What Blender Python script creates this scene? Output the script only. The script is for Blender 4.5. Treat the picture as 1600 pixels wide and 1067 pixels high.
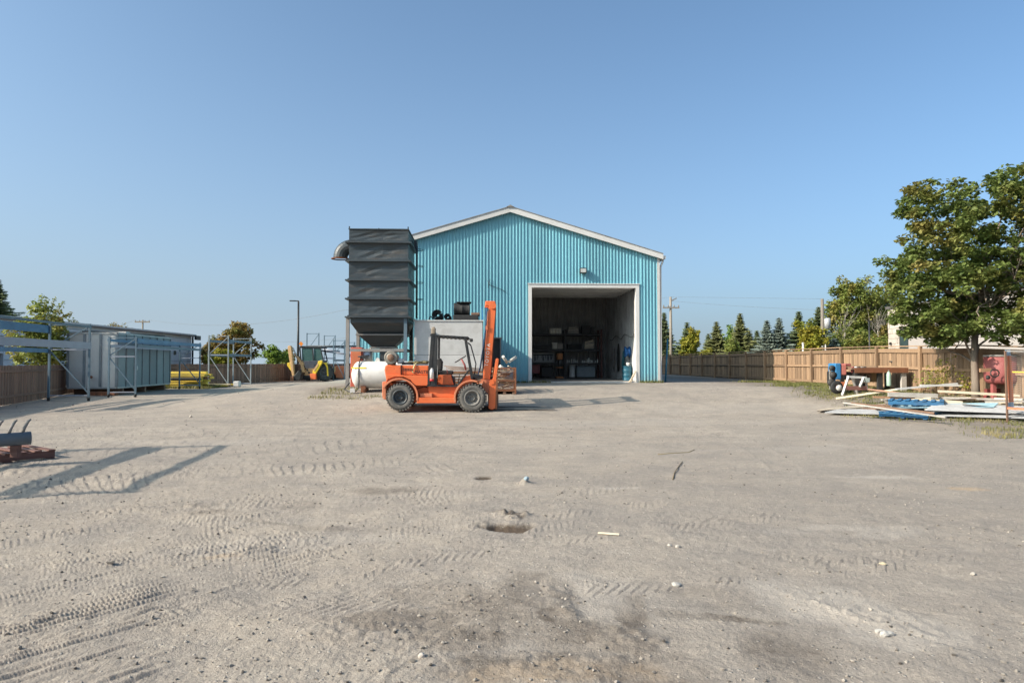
import bpy, bmesh, math, random
import numpy as np
from mathutils import Vector, Matrix, Euler
random.seed(7); RNG = np.random.default_rng(11)
for o in list(bpy.data.objects): bpy.data.objects.remove(o)
SC = bpy.context.scene; COL = SC.collection
R = math.radians
# ---------------------------------------------------------------- camera
F = 1090.0; YAW = math.atan(51/F); PITCH = math.atan(33.5/F); CAM = Vector((0, 0, 1.5))
fwd = Vector((math.sin(YAW)*math.cos(PITCH), math.cos(YAW)*math.cos(PITCH), math.sin(PITCH)))
rgt = Vector((math.cos(YAW), -math.sin(YAW), 0)); upv = rgt.cross(fwd)
cd = bpy.data.cameras.new('camera'); cam = bpy.data.objects.new('camera', cd); COL.objects.link(cam)
cam.location = CAM; cam.rotation_euler = (R(90)+PITCH, 0, -YAW)
cd.sensor_width = 36; cd.lens = F/1600*36; cd.clip_end = 2000; cd.clip_start = .05
SC.camera = cam
# ---------------------------------------------------------------- light
SUN_EL, SUN_AZ = 31.0, 20.0          # azimuth: shadows fall 20 degrees away from +X towards +Y
w = bpy.data.worlds.new('World'); SC.world = w; w.use_nodes = True
nt = w.node_tree; bg = nt.nodes['Background']
sky = nt.nodes.new('ShaderNodeTexSky'); sky.sky_type = 'NISHITA'; sky.sun_disc = False
sky.sun_elevation = R(SUN_EL); sky.sun_rotation = R(180+70)
sky.air_density = .6; sky.dust_density = 3.6; sky.ozone_density = 4.0; sky.altitude = 0
_m = nt.nodes.new('ShaderNodeMix'); _m.data_type = 'RGBA'; _m.blend_type = 'MULTIPLY'; _m.inputs[0].default_value = 1; _m.inputs[7].default_value = (.93, 1.11, 1.03, 1)
nt.links.new(sky.outputs[0], _m.inputs[6])
# pale bluish haze that thickens towards the horizon all round
_tc = nt.nodes.new('ShaderNodeTexCoord'); _sp = nt.nodes.new('ShaderNodeSeparateXYZ'); nt.links.new(_tc.outputs['Generated'], _sp.inputs[0])
_ab = nt.nodes.new('ShaderNodeMath'); _ab.operation = 'ABSOLUTE'; nt.links.new(_sp.outputs[2], _ab.inputs[0])
_ml = nt.nodes.new('ShaderNodeMath'); _ml.operation = 'MULTIPLY'; _ml.inputs[1].default_value = -5.0; nt.links.new(_ab.outputs[0], _ml.inputs[0])
_ex = nt.nodes.new('ShaderNodeMath'); _ex.operation = 'EXPONENT'; nt.links.new(_ml.outputs[0], _ex.inputs[0])
_hz = nt.nodes.new('ShaderNodeMix'); _hz.data_type = 'RGBA'; _ax = nt.nodes.new('ShaderNodeMath'); _ax.operation = 'MULTIPLY_ADD'; _ax.inputs[1].default_value = -.5; _ax.inputs[2].default_value = .95; nt.links.new(_sp.outputs[0], _ax.inputs[0])   # a little thicker towards the sun
_am = nt.nodes.new('ShaderNodeMath'); _am.operation = 'MULTIPLY'; _am.use_clamp = True; nt.links.new(_ex.outputs[0], _am.inputs[0]); nt.links.new(_ax.outputs[0], _am.inputs[1])
nt.links.new(_am.outputs[0], _hz.inputs[0]); nt.links.new(_m.outputs[2], _hz.inputs[6]); _hz.inputs[7].default_value = (1.74, 2.18, 2.56, 1)
nt.links.new(_hz.outputs[2], bg.inputs[0]); bg.inputs[1].default_value = .15
sd = bpy.data.lights.new('sun', 'SUN'); sd.energy = 3.7; sd.angle = R(.5); sd.color = (1, .885, .75)
so = bpy.data.objects.new('sun', sd); COL.objects.link(so)
dv = Vector((math.cos(R(SUN_AZ))*math.cos(R(SUN_EL)), math.sin(R(SUN_AZ))*math.cos(R(SUN_EL)), -math.sin(R(SUN_EL))))
so.rotation_euler = dv.to_track_quat('-Z', 'Y').to_euler(); so.location = (-20, -8, 20)
SC.view_settings.view_transform = 'Standard'; SC.view_settings.look = 'None'
SC.view_settings.gamma = 1; SC.view_settings.use_curve_mapping = False
SC.view_settings.exposure = .82
SC.render.engine = 'CYCLES'

# ---------------------------------------------------------------- helpers
def P(px, py, Y):
    d = fwd + rgt*((px-800)/F) + upv*((533.5-py)/F)
    return CAM + d*(Y/d.y)
def PX(px, Y): return P(px, 567, Y).x
def PZ(py, Y, px=749): return P(px, py, Y).z
def sst(a, b, x):
    t = np.clip((np.asarray(x, float)-a)/(b-a), 0, 1); return t*t*(3-2*t)
def terr(X, Y):
    g = .6*sst(19.3, 26.5, Y)*sst(-12.5, -6.5, X)*(1-sst(62, 80, Y))
    r = .5*sst(9, 14.5, X)*sst(11, 20, Y)
    return g + r - g*r/.6
def gz(x, y): return float(terr(x, y))
def hit(px, py):
    d = fwd + rgt*((px-800)/F) + upv*((533.5-py)/F); t = 1.5/max(1e-4, -d.z)
    for _ in range(25):
        p = CAM+d*t; e = p.z-gz(p.x, p.y); t += e/max(.02, -d.z)*.6
    return CAM+d*t

def nd(t, ty, **k):
    n = t.nodes.new(ty)
    for a, b in k.items(): setattr(n, a, b)
    return n
def base_mat(name):
    m = bpy.data.materials.new(name); m.use_nodes = True; t = m.node_tree
    return m, t, t.nodes['Principled BSDF']
def mixc(t, fac, a, b, mode='MIX'):
    n = nd(t, 'ShaderNodeMix', data_type='RGBA', blend_type=mode)
    for s, v in ((0, fac), (6, a), (7, b)):
        if isinstance(v, (int, float)): n.inputs[s].default_value = v
        elif isinstance(v, tuple): n.inputs[s].default_value = (*v[:3], 1)
        else: t.links.new(v, n.inputs[s])
    return n.outputs[2]
def ramp(t, src, a, b, va=0, vb=1):
    n = nd(t, 'ShaderNodeMapRange'); n.inputs[1].default_value = a; n.inputs[2].default_value = b
    n.inputs[3].default_value = va; n.inputs[4].default_value = vb; t.links.new(src, n.inputs[0]); return n.outputs[0]
def noise(t, scale, detail=4, rough=.6, stretch=None, obj=True, dist=0):
    tc = nd(t, 'ShaderNodeTexCoord'); mp = nd(t, 'ShaderNodeMapping')
    t.links.new(tc.outputs['Object'], mp.inputs[0])
    if stretch: mp.inputs['Scale'].default_value = stretch
    n = nd(t, 'ShaderNodeTexNoise'); n.inputs['Scale'].default_value = scale
    n.inputs['Detail'].default_value = detail; n.inputs['Roughness'].default_value = rough; n.inputs['Distortion'].default_value = dist
    t.links.new(mp.outputs[0], n.inputs['Vector']); return n.outputs['Fac']
def bump(t, b, src, strength=.3, dist=.01):
    n = nd(t, 'ShaderNodeBump'); n.inputs['Strength'].default_value = strength; n.inputs['Distance'].default_value = dist
    t.links.new(src, n.inputs['Height']); t.links.new(n.outputs[0], b.inputs['Normal'])
MATS = {}
def mat(name, col, rough=.6, metal=0, var=.25, scale=2.5, dirt=(.16, .12, .085), damt=.35, dscale=5, bmp=.15, bs=40, stretch=None, coat=0):
    if name in MATS: return MATS[name]
    m, t, b = base_mat(name)
    n1 = noise(t, scale, 5, .65, stretch); n2 = noise(t, dscale, 8, .75, stretch); n3 = noise(t, bs, 5, .7)
    dark = tuple(c*(1-var) for c in col); lite = tuple(min(1, c*(1+var*.6)) for c in col)
    c = mixc(t, ramp(t, n1, .3, .7), dark, lite)
    c = mixc(t, ramp(t, n2, .52, .75, 0, damt), c, dirt)
    oi = nd(t, 'ShaderNodeObjectInfo')
    hs = nd(t, 'ShaderNodeHueSaturation'); t.links.new(c, hs.inputs['Color'])
    t.links.new(ramp(t, oi.outputs['Random'], 0, 1, .9, 1.1), hs.inputs['Value'])
    t.links.new(hs.outputs[0], b.inputs['Base Color'])
    t.links.new(ramp(t, n2, .3, .7, max(.05, rough-.1), min(1, rough+.2)), b.inputs['Roughness'])
    b.inputs['Metallic'].default_value = metal
    if bmp: bump(t, b, n3, bmp, .01)
    MATS[name] = m; return m
def wood(name, c1, c2, axis='z', rough=.85, rv=.35, dirt=(.09, .07, .06)):
    if name in MATS: return MATS[name]
    m, t, b = base_mat(name)
    st = {'z': (14, 14, .8), 'x': (.8, 14, 14), 'y': (14, .8, 14)}[axis]
    oi = nd(t, 'ShaderNodeObjectInfo'); tc = nd(t, 'ShaderNodeTexCoord'); mp = nd(t, 'ShaderNodeMapping')
    cx = nd(t, 'ShaderNodeCombineXYZ'); mu = nd(t, 'ShaderNodeMath', operation='MULTIPLY'); mu.inputs[1].default_value = 37
    t.links.new(oi.outputs['Random'], mu.inputs[0]); t.links.new(mu.outputs[0], cx.inputs[0]); t.links.new(mu.outputs[0], cx.inputs[2])
    t.links.new(tc.outputs['Object'], mp.inputs[0]); t.links.new(cx.outputs[0], mp.inputs['Location']); mp.inputs['Scale'].default_value = st
    n = nd(t, 'ShaderNodeTexNoise'); n.inputs['Scale'].default_value = 1.6; n.inputs['Detail'].default_value = 8; n.inputs['Roughness'].default_value = .7
    t.links.new(mp.outputs[0], n.inputs['Vector'])
    c = mixc(t, ramp(t, n.outputs[0], .3, .7), c1, c2)
    n2 = noise(t, 1.1, 5, .7)
    c = mixc(t, ramp(t, n2, .5, .8, 0, .5), c, dirt)
    hs = nd(t, 'ShaderNodeHueSaturation'); t.links.new(c, hs.inputs['Color'])
    t.links.new(ramp(t, oi.outputs['Random'], 0, 1, 1-rv, 1+rv*.7), hs.inputs['Value'])
    t.links.new(hs.outputs[0], b.inputs['Base Color']); b.inputs['Roughness'].default_value = rough
    bump(t, b, n.outputs[0], .5, .004)
    MATS[name] = m; return m
def leafmat(name, ca, cb, cc=None, trans=.25):
    if name in MATS: return MATS[name]
    m, t, b = base_mat(name)
    at = nd(t, 'ShaderNodeAttribute', attribute_name='tint')
    c = mixc(t, at.outputs['Fac'], ca, cb)
    if cc:
        n = noise(t, .7, 3, .6); c = mixc(t, ramp(t, n, .5, .68), c, cc)
    t.links.new(c, b.inputs['Base Color']); b.inputs['Roughness'].default_value = .55
    b.inputs['Specular IOR Level'].default_value = .3
    tr = nd(t, 'ShaderNodeBsdfTranslucent'); t.links.new(c, tr.inputs[0]); mx = nd(t, 'ShaderNodeMixShader'); mx.inputs[0].default_value = trans
    t.links.new(b.outputs[0], mx.inputs[1]); t.links.new(tr.outputs[0], mx.inputs[2]); t.links.new(mx.outputs[0], t.nodes['Material Output'].inputs[0])
    MATS[name] = m; return m

WM = {}
def wm(o): return WM.get(o.name, Matrix.Identity(4)) if o else Matrix.Identity(4)
def link(name, me, parent=None, kind=None):
    o = bpy.data.objects.new(name, me); COL.objects.link(o)
    if parent: o.parent = parent; WM[o.name] = wm(parent)
    if kind: o['kind'] = kind
    return o
def tag(o, label, cat, group=None, kind=None):
    o['label'] = label; o['category'] = cat
    if group: o['group'] = group
    if kind: o['kind'] = kind
    return o
def thing(name, label, cat, loc, rz=0, group=None):
    o = bpy.data.objects.new(name, None); COL.objects.link(o); o.location = loc; o.rotation_euler = (0, 0, rz); o.empty_display_size = .2
    WM[o.name] = Matrix.Translation(Vector(loc)) @ Matrix.Rotation(rz, 4, 'Z')
    return tag(o, label, cat, group)
class MB:
    def __init__(s): s.v = []; s.f = []; s.sm = []
    def add(s, vs, fs, smooth=False):
        n = len(s.v); s.v += [Vector(v) for v in vs]
        for f in fs: s.f.append([i+n for i in f]); s.sm.append(smooth)
        return s
    def box(s, c, sz, rot=None):
        c = Vector(c); a, b, d = (x/2 for x in sz)
        vs = [Vector((x, y, z)) for x in (-a, a) for y in (-b, b) for z in (-d, d)]
        if rot is not None:
            M = rot if isinstance(rot, Matrix) else Euler(rot).to_matrix(); vs = [M @ v for v in vs]
        return s.add([v+c for v in vs], [(0, 1, 3, 2), (4, 6, 7, 5), (0, 4, 5, 1), (2, 3, 7, 6), (0, 2, 6, 4), (1, 5, 7, 3)])
    def bb(s, x0, x1, y0, y1, z0, z1): return s.box(((x0+x1)/2, (y0+y1)/2, (z0+z1)/2), (abs(x1-x0), abs(y1-y0), abs(z1-z0)))
    def bar(s, a, b, w, h, up=(0, 0, 1)):
        a = Vector(a); b = Vector(b); d = b-a; L = d.length
        if L < 1e-6: return s
        y = d/L; up = Vector(up)
        if abs(y.dot(up)) > .98: up = Vector((0, 1, 0)) if abs(y.y) < .9 else Vector((1, 0, 0))
        x = y.cross(up).normalized(); z = x.cross(y)
        return s.box((a+b)/2, (w, L, h), Matrix((x, y, z)).transposed())
    def tube(s, a, b, r, n=10, r2=None, cap=True):
        a = Vector(a); b = Vector(b); r2 = r if r2 is None else r2; y = (b-a).normalized()
        up = Vector((0, 0, 1)) if abs(y.z) < .95 else Vector((1, 0, 0)); x = y.cross(up).normalized(); z = x.cross(y)
        vs = []
        for p, q in ((a, r), (b, r2)):
            for i in range(n): t = 2*math.pi*i/n; vs.append(p+(x*math.cos(t)+z*math.sin(t))*q)
        s.add(vs, [(i, (i+1) % n, n+(i+1) % n, n+i) for i in range(n)], True)
        if cap: s.add(vs, [tuple(range(n-1, -1, -1)), tuple(range(n, 2*n))])
        return s
    def path(s, pts, r, n=6):
        pts = [Vector(p) for p in pts]; ring = []; vs = []
        for i, p in enumerate(pts):
            d = (pts[min(i+1, len(pts)-1)]-pts[max(i-1, 0)]).normalized()
            up = Vector((0, 0, 1)) if abs(d.z) < .95 else Vector((1, 0, 0)); x = d.cross(up).normalized(); z = x.cross(d)
            rr = r[i] if isinstance(r, (list, tuple)) else r
            for k in range(n): t = 2*math.pi*k/n; vs.append(p+(x*math.cos(t)+z*math.sin(t))*rr)
        fs = [(j*n+i, j*n+(i+1) % n, (j+1)*n+(i+1) % n, (j+1)*n+i) for j in range(len(pts)-1) for i in range(n)]
        s.add(vs, fs, True); s.add(vs, [tuple(range(n-1, -1, -1)), tuple(range((len(pts)-1)*n, len(pts)*n))]); return s
    def lathe(s, prof, o, axis='z', n=20):
        o = Vector(o); vs = []
        A = {'z': lambda r, h, t: Vector((r*math.cos(t), r*math.sin(t), h)), 'y': lambda r, h, t: Vector((r*math.cos(t), h, r*math.sin(t))),
             'x': lambda r, h, t: Vector((h, r*math.cos(t), r*math.sin(t)))}[axis]
        for r, h in prof:
            for i in range(n): vs.append(o+A(r, h, 2*math.pi*i/n))
        return s.add(vs, [(j*n+i, j*n+(i+1) % n, (j+1)*n+(i+1) % n, (j+1)*n+i) for j in range(len(prof)-1) for i in range(n)], True)
    def prism(s, poly, y0, y1):      # poly of (x,z), extruded along Y
        n = len(poly); vs = [Vector((x, y0, z)) for x, z in poly]+[Vector((x, y1, z)) for x, z in poly]
        return s.add(vs, [tuple(range(n)), tuple(range(2*n-1, n-1, -1))]+[(i, n+i, n+(i+1) % n, (i+1) % n) for i in range(n)])
    def build(s, name, m, parent=None, kind=None, bevel=0):
        inv = wm(parent).inverted(); me = bpy.data.meshes.new(name)
        me.from_pydata([tuple(inv @ v) for v in s.v], [], s.f)
        me.materials.append(m)
        me.polygons.foreach_set('use_smooth', s.sm)
        bm = bmesh.new(); bm.from_mesh(me); bmesh.ops.remove_doubles(bm, verts=bm.verts, dist=1e-5)
        bmesh.ops.recalc_face_normals(bm, faces=bm.faces); bm.to_mesh(me); bm.free()
        o = link(name, me, parent, kind)
        if bevel:
            b = o.modifiers.new('bevel', 'BEVEL'); b.width = bevel; b.segments = 2; b.limit_method = 'ANGLE'; b.angle_limit = R(40)
        return o
def np_mesh(name, V, Fc, m, attrs=None, parent=None, kind=None, smooth=False):
    inv = np.array(wm(parent).inverted()); V = V @ inv[:3, :3].T + inv[:3, 3]
    k = Fc.shape[1]; me = bpy.data.meshes.new(name)
    me.vertices.add(len(V)); me.vertices.foreach_set('co', V.astype(np.float32).ravel())
    me.loops.add(Fc.size); me.loops.foreach_set('vertex_index', Fc.astype(np.int32).ravel())
    me.polygons.add(len(Fc)); me.polygons.foreach_set('loop_start', np.arange(0, Fc.size, k, dtype=np.int32))
    me.polygons.foreach_set('use_smooth', np.full(len(Fc), smooth))
    me.update(calc_edges=True); me.materials.append(m)
    for nm, dom, arr in (attrs or []):
        a = me.attributes.new(nm, 'FLOAT', dom); a.data.foreach_set('value', arr.astype(np.float32))
    return link(name, me, parent, kind)
def text(name, body, size, M, m, parent, ext=.002):
    c = bpy.data.curves.new(name, 'FONT'); c.body = body; c.size = size; c.extrude = ext; c.space_character = 1.25 if body == 'TOYOTA' else 1; c.align_x = 'CENTER'; c.align_y = 'CENTER'; c.materials.append(m)
    tmp = bpy.data.objects.new('tmp', c); COL.objects.link(tmp); dg = bpy.context.evaluated_depsgraph_get(); me = bpy.data.meshes.new_from_object(tmp.evaluated_get(dg)); bpy.data.objects.remove(tmp)
    me.materials.clear(); me.materials.append(m); o = link(name, me, parent); o.matrix_basis = wm(parent).inverted() @ M; return o

# ---------------------------------------------------------------- value noise
def _h(ix, iy, s):
    n = (ix*374761393 + iy*668265263 + s*1442695041) & 0xffffffff
    n = ((n ^ (n >> 13))*1274126177) & 0xffffffff
    return ((n ^ (n >> 16)) & 0xffff)/65535.0
def vn(x, y, s=0):
    ix = np.floor(x).astype(np.int64); iy = np.floor(y).astype(np.int64); fx = x-ix; fy = y-iy
    fx = fx*fx*(3-2*fx); fy = fy*fy*(3-2*fy)
    return (_h(ix, iy, s)*(1-fx)+_h(ix+1, iy, s)*fx)*(1-fy)+(_h(ix, iy+1, s)*(1-fx)+_h(ix+1, iy+1, s)*fx)*fy
def fbm(x, y, f, o=4, s=0):
    r = 0; a = .5
    for i in range(o): r = r+a*(vn(x*f+i*17.3, y*f+i*9.1, s+i)-.5)*2; f *= 2.1; a *= .5
    return r

# ---------------------------------------------------------------- materials
M_blue = None
def facade_mat():
    m, t, b = base_mat('blue_ribbed_steel')
    n1 = noise(t, .35, 4, .6); n2 = noise(t, 1.2, 6, .7, (6, 6, .35)); n3 = noise(t, 6, 4, .6); n4 = noise(t, 2.2, 5, .7, (3, 3, .12))
    c = mixc(t, ramp(t, n1, .3, .7), (.155, .375, .445), (.19, .43, .495))
    c = mixc(t, ramp(t, n2, .5, .8, 0, .3), c, (.22, .38, .43))
    c = mixc(t, ramp(t, n4, .54, .78, 0, .28), c, (.10, .20, .24))
    tc = nd(t, 'ShaderNodeTexCoord'); sp = nd(t, 'ShaderNodeSeparateXYZ'); t.links.new(tc.outputs['Object'], sp.inputs[0])
    fl = nd(t, 'ShaderNodeMath', operation='MULTIPLY'); fl.inputs[1].default_value = 1/.885; t.links.new(sp.outputs[0], fl.inputs[0]); f2 = nd(t, 'ShaderNodeMath', operation='FLOOR'); t.links.new(fl.outputs[0], f2.inputs[0])
    wn = nd(t, 'ShaderNodeTexWhiteNoise', noise_dimensions='1D'); t.links.new(f2.outputs[0], wn.inputs['W']); hs = nd(t, 'ShaderNodeHueSaturation'); t.links.new(c, hs.inputs['Color']); t.links.new(ramp(t, wn.outputs['Value'], 0, 1, .90, 1.10), hs.inputs['Value']); c = hs.outputs[0]
    low = ramp(t, sp.outputs[2], .55, .02, 0, .75); ms = nd(t, 'ShaderNodeMath', operation='MULTIPLY'); t.links.new(low, ms.inputs[0]); t.links.new(ramp(t, n3, .35, .6), ms.inputs[1])
    c = mixc(t, ms.outputs[0], c, (.25, .21, .17))
    t.links.new(c, b.inputs['Base Color']); b.inputs['Roughness'].default_value = .42; b.inputs['Specular IOR Level'].default_value = .5
    bump(t, b, n3, .08, .01); return m
WHITE = mat('white_painted_metal', (.60, .58, .55), .5, var=.08, damt=.2)
OFFW = mat('offwhite_steel', (.52, .51, .49), .55, var=.10, damt=.3, dscale=2, bmp=.05)
BLKSTEEL = mat('charcoal_steel', (.040, .050, .056), .42, var=.35, scale=1.0, dirt=(.14, .10, .07), damt=.6, dscale=1.6, bmp=.3, bs=6, stretch=(.5, .5, 3.2))
BLK = mat('black_paint', (.018, .019, .02), .45, var=.2, damt=.25)
RUBBER = mat('dusty_rubber', (.12, .112, .10), .95, var=.4, scale=6, dirt=(.32, .28, .24), damt=.85, bmp=.3)
DRUB = mat('black_rubber', (.02, .02, .02), .7, var=.3, dirt=(.08, .075, .07), damt=.4)
def worn_orange(name, c0, c1, amt):
    m, t, b = base_mat(name)
    n1 = noise(t, 1.3, 4, .6); n2 = noise(t, 7, 8, .78); n3 = noise(t, 3.2, 6, .7, (1, 1, .35)); n4 = noise(t, 22, 6, .8)
    c = mixc(t, ramp(t, n1, .3, .7), c0, c1)
    c = mixc(t, ramp(t, n3, .50, .75, 0, amt), c, (.36, .16, .08))            # dust film in runs
    c = mixc(t, ramp(t, n2, .60, .66, 0, .85), c, (.13, .055, .035))          # chips and rust
    c = mixc(t, ramp(t, n4, .66, .72, 0, .7), c, (.05, .04, .035))            # grease specks
    t.links.new(c, b.inputs['Base Color']); t.links.new(ramp(t, n3, .3, .7, .35, .7), b.inputs['Roughness']); bump(t, b, n2, .12, .006); MATS[name] = m; return m
ORANGE = worn_orange('orange_paint', (.62, .115, .03), (.72, .155, .042), .3)
ORANGE2 = worn_orange('faded_orange_paint', (.52, .15, .07), (.60, .21, .10), .75)
GREYST = mat('weathered_grey_steel', (.23, .215, .20), .65, var=.25, dirt=(.17, .09, .05), damt=.5, bmp=.2)
SLATE = mat('slate_blue_rack_paint', (.105, .16, .20), .5, var=.25, dirt=(.17, .12, .09), damt=.4)
RBLUE = mat('blue_rack_paint', (.06, .16, .27), .45, var=.25, scale=1.3, dirt=(.2, .25, .3), damt=.5, dscale=1.5)
RGREY = mat('lavender_grey_rack_paint', (.30, .32, .37), .5, var=.15, damt=.2)
RUST = mat('rusty_steel', (.22, .085, .04), .85, var=.4, dirt=(.08, .04, .03), damt=.6, bmp=.4)
BROWNRUST = mat('brown_rust', (.20, .115, .075), .85, var=.3, damt=.5)
TANKW = mat('white_tank_paint', (.60, .58, .54), .45, var=.07, dirt=(.30, .25, .20), damt=.45, dscale=3, bmp=.03)
ALU = mat('aluminium', (.55, .55, .54), .35, .8, var=.1, damt=.2)
CONC = mat('concrete', (.34, .33, .31), .9, var=.2, damt=.3)
GLASS = mat('tinted_glass', (.03, .05, .05), .08, var=.1, damt=.1, bmp=0)
YELLOW = mat('yellow_paint', (.72, .50, .03), .5, var=.15, damt=.3)
TANP = mat('tan_machine_paint', (.56, .33, .15), .55, var=.2, damt=.4)
REDP = mat('faded_red_paint', (.28, .075, .07), .6, var=.12, scale=1.5, dirt=(.24, .11, .09), damt=.3)
BLUEP = mat('bright_blue_paint', (.035, .19, .40), .5, var=.2, damt=.3)
PALEW = wood('pale_lumber', (.55, .45, .32), (.68, .58, .44), 'x', rv=.25)
GREYW = wood('grey_weathered_lumber', (.30, .27, .24), (.46, .43, .39), 'x', rv=.3)
FW_L = wood('dark_fence_wood', (.17, .092, .062), (.27, .165, .118), 'z', rv=.28)
FW_R = wood('tan_fence_wood', (.21, .130, .076), (.34, .220, .130), 'z', rv=.32, dirt=(.17, .11, .08))
BARK = wood('bark', (.17, .13, .10), (.28, .23, .18), 'z', rv=.1)

# ---------------------------------------------------------------- ground
def ground_mat():
    m, t, b = base_mat('gravel_dirt')
    big = noise(t, .22, 4, .6, dist=.4); mid = noise(t, 1.3, 5, .65, dist=.3); fin = noise(t, 16, 6, .75); grit = noise(t, 70, 3, .7)
    stre = noise(t, 1.1, 6, .7, (.45, 1.8, 1), dist=.8); spk = noise(t, 5.5, 7, .8, dist=.6); spk2 = noise(t, 34, 4, .75)
    c = mixc(t, ramp(t, big, .35, .65), (.385, .322, .258), (.45, .382, .308))
    c = mixc(t, ramp(t, mid, .40, .64, 0, .85), c, (.30, .26, .222))
    c = mixc(t, ramp(t, stre, .5, .72, 0, .55), c, (.45, .39, .32))
    c = mixc(t, ramp(t, fin, .3, .75, 0, .55), c, (.17, .143, .118))
    c = mixc(t, ramp(t, spk, .54, .68, 0, .5), c, (.225, .192, .160)); c = mixc(t, ramp(t, spk, .46, .34, 0, .4), c, (.47, .41, .345)); c = mixc(t, ramp(t, spk2, .60, .70, 0, .7), c, (.10, .085, .07))
    c = mixc(t, ramp(t, grit, .58, .74, 0, .55), c, (.50, .455, .40)); c = mixc(t, ramp(t, grit, .42, .28, 0, .6), c, (.12, .105, .09))
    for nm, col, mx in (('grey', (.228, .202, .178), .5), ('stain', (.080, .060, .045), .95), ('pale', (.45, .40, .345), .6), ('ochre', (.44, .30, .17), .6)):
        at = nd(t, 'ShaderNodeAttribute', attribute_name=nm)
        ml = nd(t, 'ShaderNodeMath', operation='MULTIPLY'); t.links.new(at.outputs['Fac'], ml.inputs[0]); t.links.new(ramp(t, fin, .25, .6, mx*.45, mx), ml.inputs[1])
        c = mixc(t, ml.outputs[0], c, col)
    vo = nd(t, 'ShaderNodeTexVoronoi'); vo.inputs['Scale'].default_value = 22; tc = nd(t, 'ShaderNodeTexCoord'); t.links.new(tc.outputs['Object'], vo.inputs['Vector'])
    sp = ramp(t, vo.outputs['Distance'], .10, .22, 1, 0); ml = nd(t, 'ShaderNodeMath', operation='MULTIPLY'); t.links.new(sp, ml.inputs[0])
    wn = nd(t, 'ShaderNodeSeparateColor'); t.links.new(vo.outputs['Color'], wn.inputs[0]); t.links.new(ramp(t, wn.outputs[0], .72, .78, 0, .6), ml.inputs[1])
    c = mixc(t, ml.outputs[0], c, (.50, .46, .41))
    t.links.new(c, b.inputs['Base Color']); b.inputs['Roughness'].default_value = .95; b.inputs['Specular IOR Level'].default_value = .15
    ad = nd(t, 'ShaderNodeMath', operation='ADD'); t.links.new(fin, ad.inputs[0]); t.links.new(ml.outputs[0], ad.inputs[1])
    ad2 = nd(t, 'ShaderNodeMath', operation='MULTIPLY_ADD'); t.links.new(grit, ad2.inputs[0]); ad2.inputs[1].default_value = .5; t.links.new(ad.outputs[0], ad2.inputs[2])
    bump(t, b, ad2.outputs[0], .9, .016); return m
rows = [1.3]
while rows[-1] < 95:
    Y = rows[-1]; rows.append(Y+min(max(.0011*Y*Y, .0065), .012*Y))
rows = np.array(rows)
us = np.concatenate([np.linspace(-2.6, -.86, 50)[:-1], np.linspace(-.86, .92, 1080), np.linspace(.92, 2.6, 50)[1:]])
GY, GU = np.meshgrid(rows, us, indexing='ij'); GX = GU*GY
h = terr(GX, GY)
near = 1/(1+(GY/14)**2)
h = h+.035*fbm(GX, GY, .25, 3, 1)*sst(1, 6, GY)+.012*fbm(GX, GY, 1.3, 4, 5)
rough = sst(-.2, .5, fbm(GX, GY, .5, 3, 33))
grain = np.abs(fbm(GX, GY, 11, 3, 9))
h = h+(.004+.010*rough)*fbm(GX, GY, 6, 4, 9)*near + (.004+.006*rough)*grain*near + .005*np.abs(fbm(GX, GY, 30, 2, 15))*near + .020*fbm(GX+.4*GY, GY*1.5, 1.6, 4, 19)*near
grey = sst(-1, 4, GX-.3*GY+2.5+3.5*fbm(GX, GY, .3, 3, 40))*(1-.75*sst(8, 17, GY))*.8+sst(.0, .4, fbm(GX, GY*1.8, .45, 4, 44))*.55+sst(.1, .4, fbm(GX, GY*2.2, 1.6, 4, 48))*.35
stain = np.zeros_like(h); pale = np.zeros_like(h); ochre = np.zeros_like(h)
def track(x0, y0, ang, rad, wdt, depth, tread, pitch, side=1, length=9, fade=1.2, chev=.9):
    global h, pale, grey
    # arc that starts at (x0,y0) heading ang (deg), turning with radius rad
    a = R(ang); nx, ny = -math.sin(a), math.cos(a); cx, cy = x0+nx*rad*side, y0+ny*rad*side
    dx, dy = GX-cx, GY-cy; r = np.hypot(dx, dy); d = r-rad
    th0 = math.atan2(y0-cy, x0-cx); th = (np.arctan2(dy, dx)-th0+math.pi) % (2*math.pi)-math.pi; s = th*rad*side
    msk = (1-sst(wdt*.82, wdt, np.abs(d+.015*fbm(GX, GY, 2, 2, 71))))*sst(0, fade, s)*(1-sst(length-fade, length, s))
    keep = sst(-.05, .3, fbm(GX, GY, 2.2, 3, int(abs(ang*7+rad)) % 97))
    ph = (s+chev*np.abs(d)*1.0+np.where(d > 0, pitch*.5, 0))/pitch
    fr = ph-np.floor(ph); lug = (.25+.75*fr)*(1-sst(.86, 1, fr))*sst(0, .05, fr)
    h += msk*(-.5*depth+.68*tread*lug*keep*(1-1/(1+np.exp(-(GY-13)))))
    edge = np.exp(-((np.abs(d)-wdt*1.08)/.035)**2)*sst(0, fade, s)*(1-sst(length-fade, length, s))
    h += edge*.005*sst(-.3, .3, fbm(GX, GY, 3, 2, 91))
    grey += msk*.05
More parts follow.
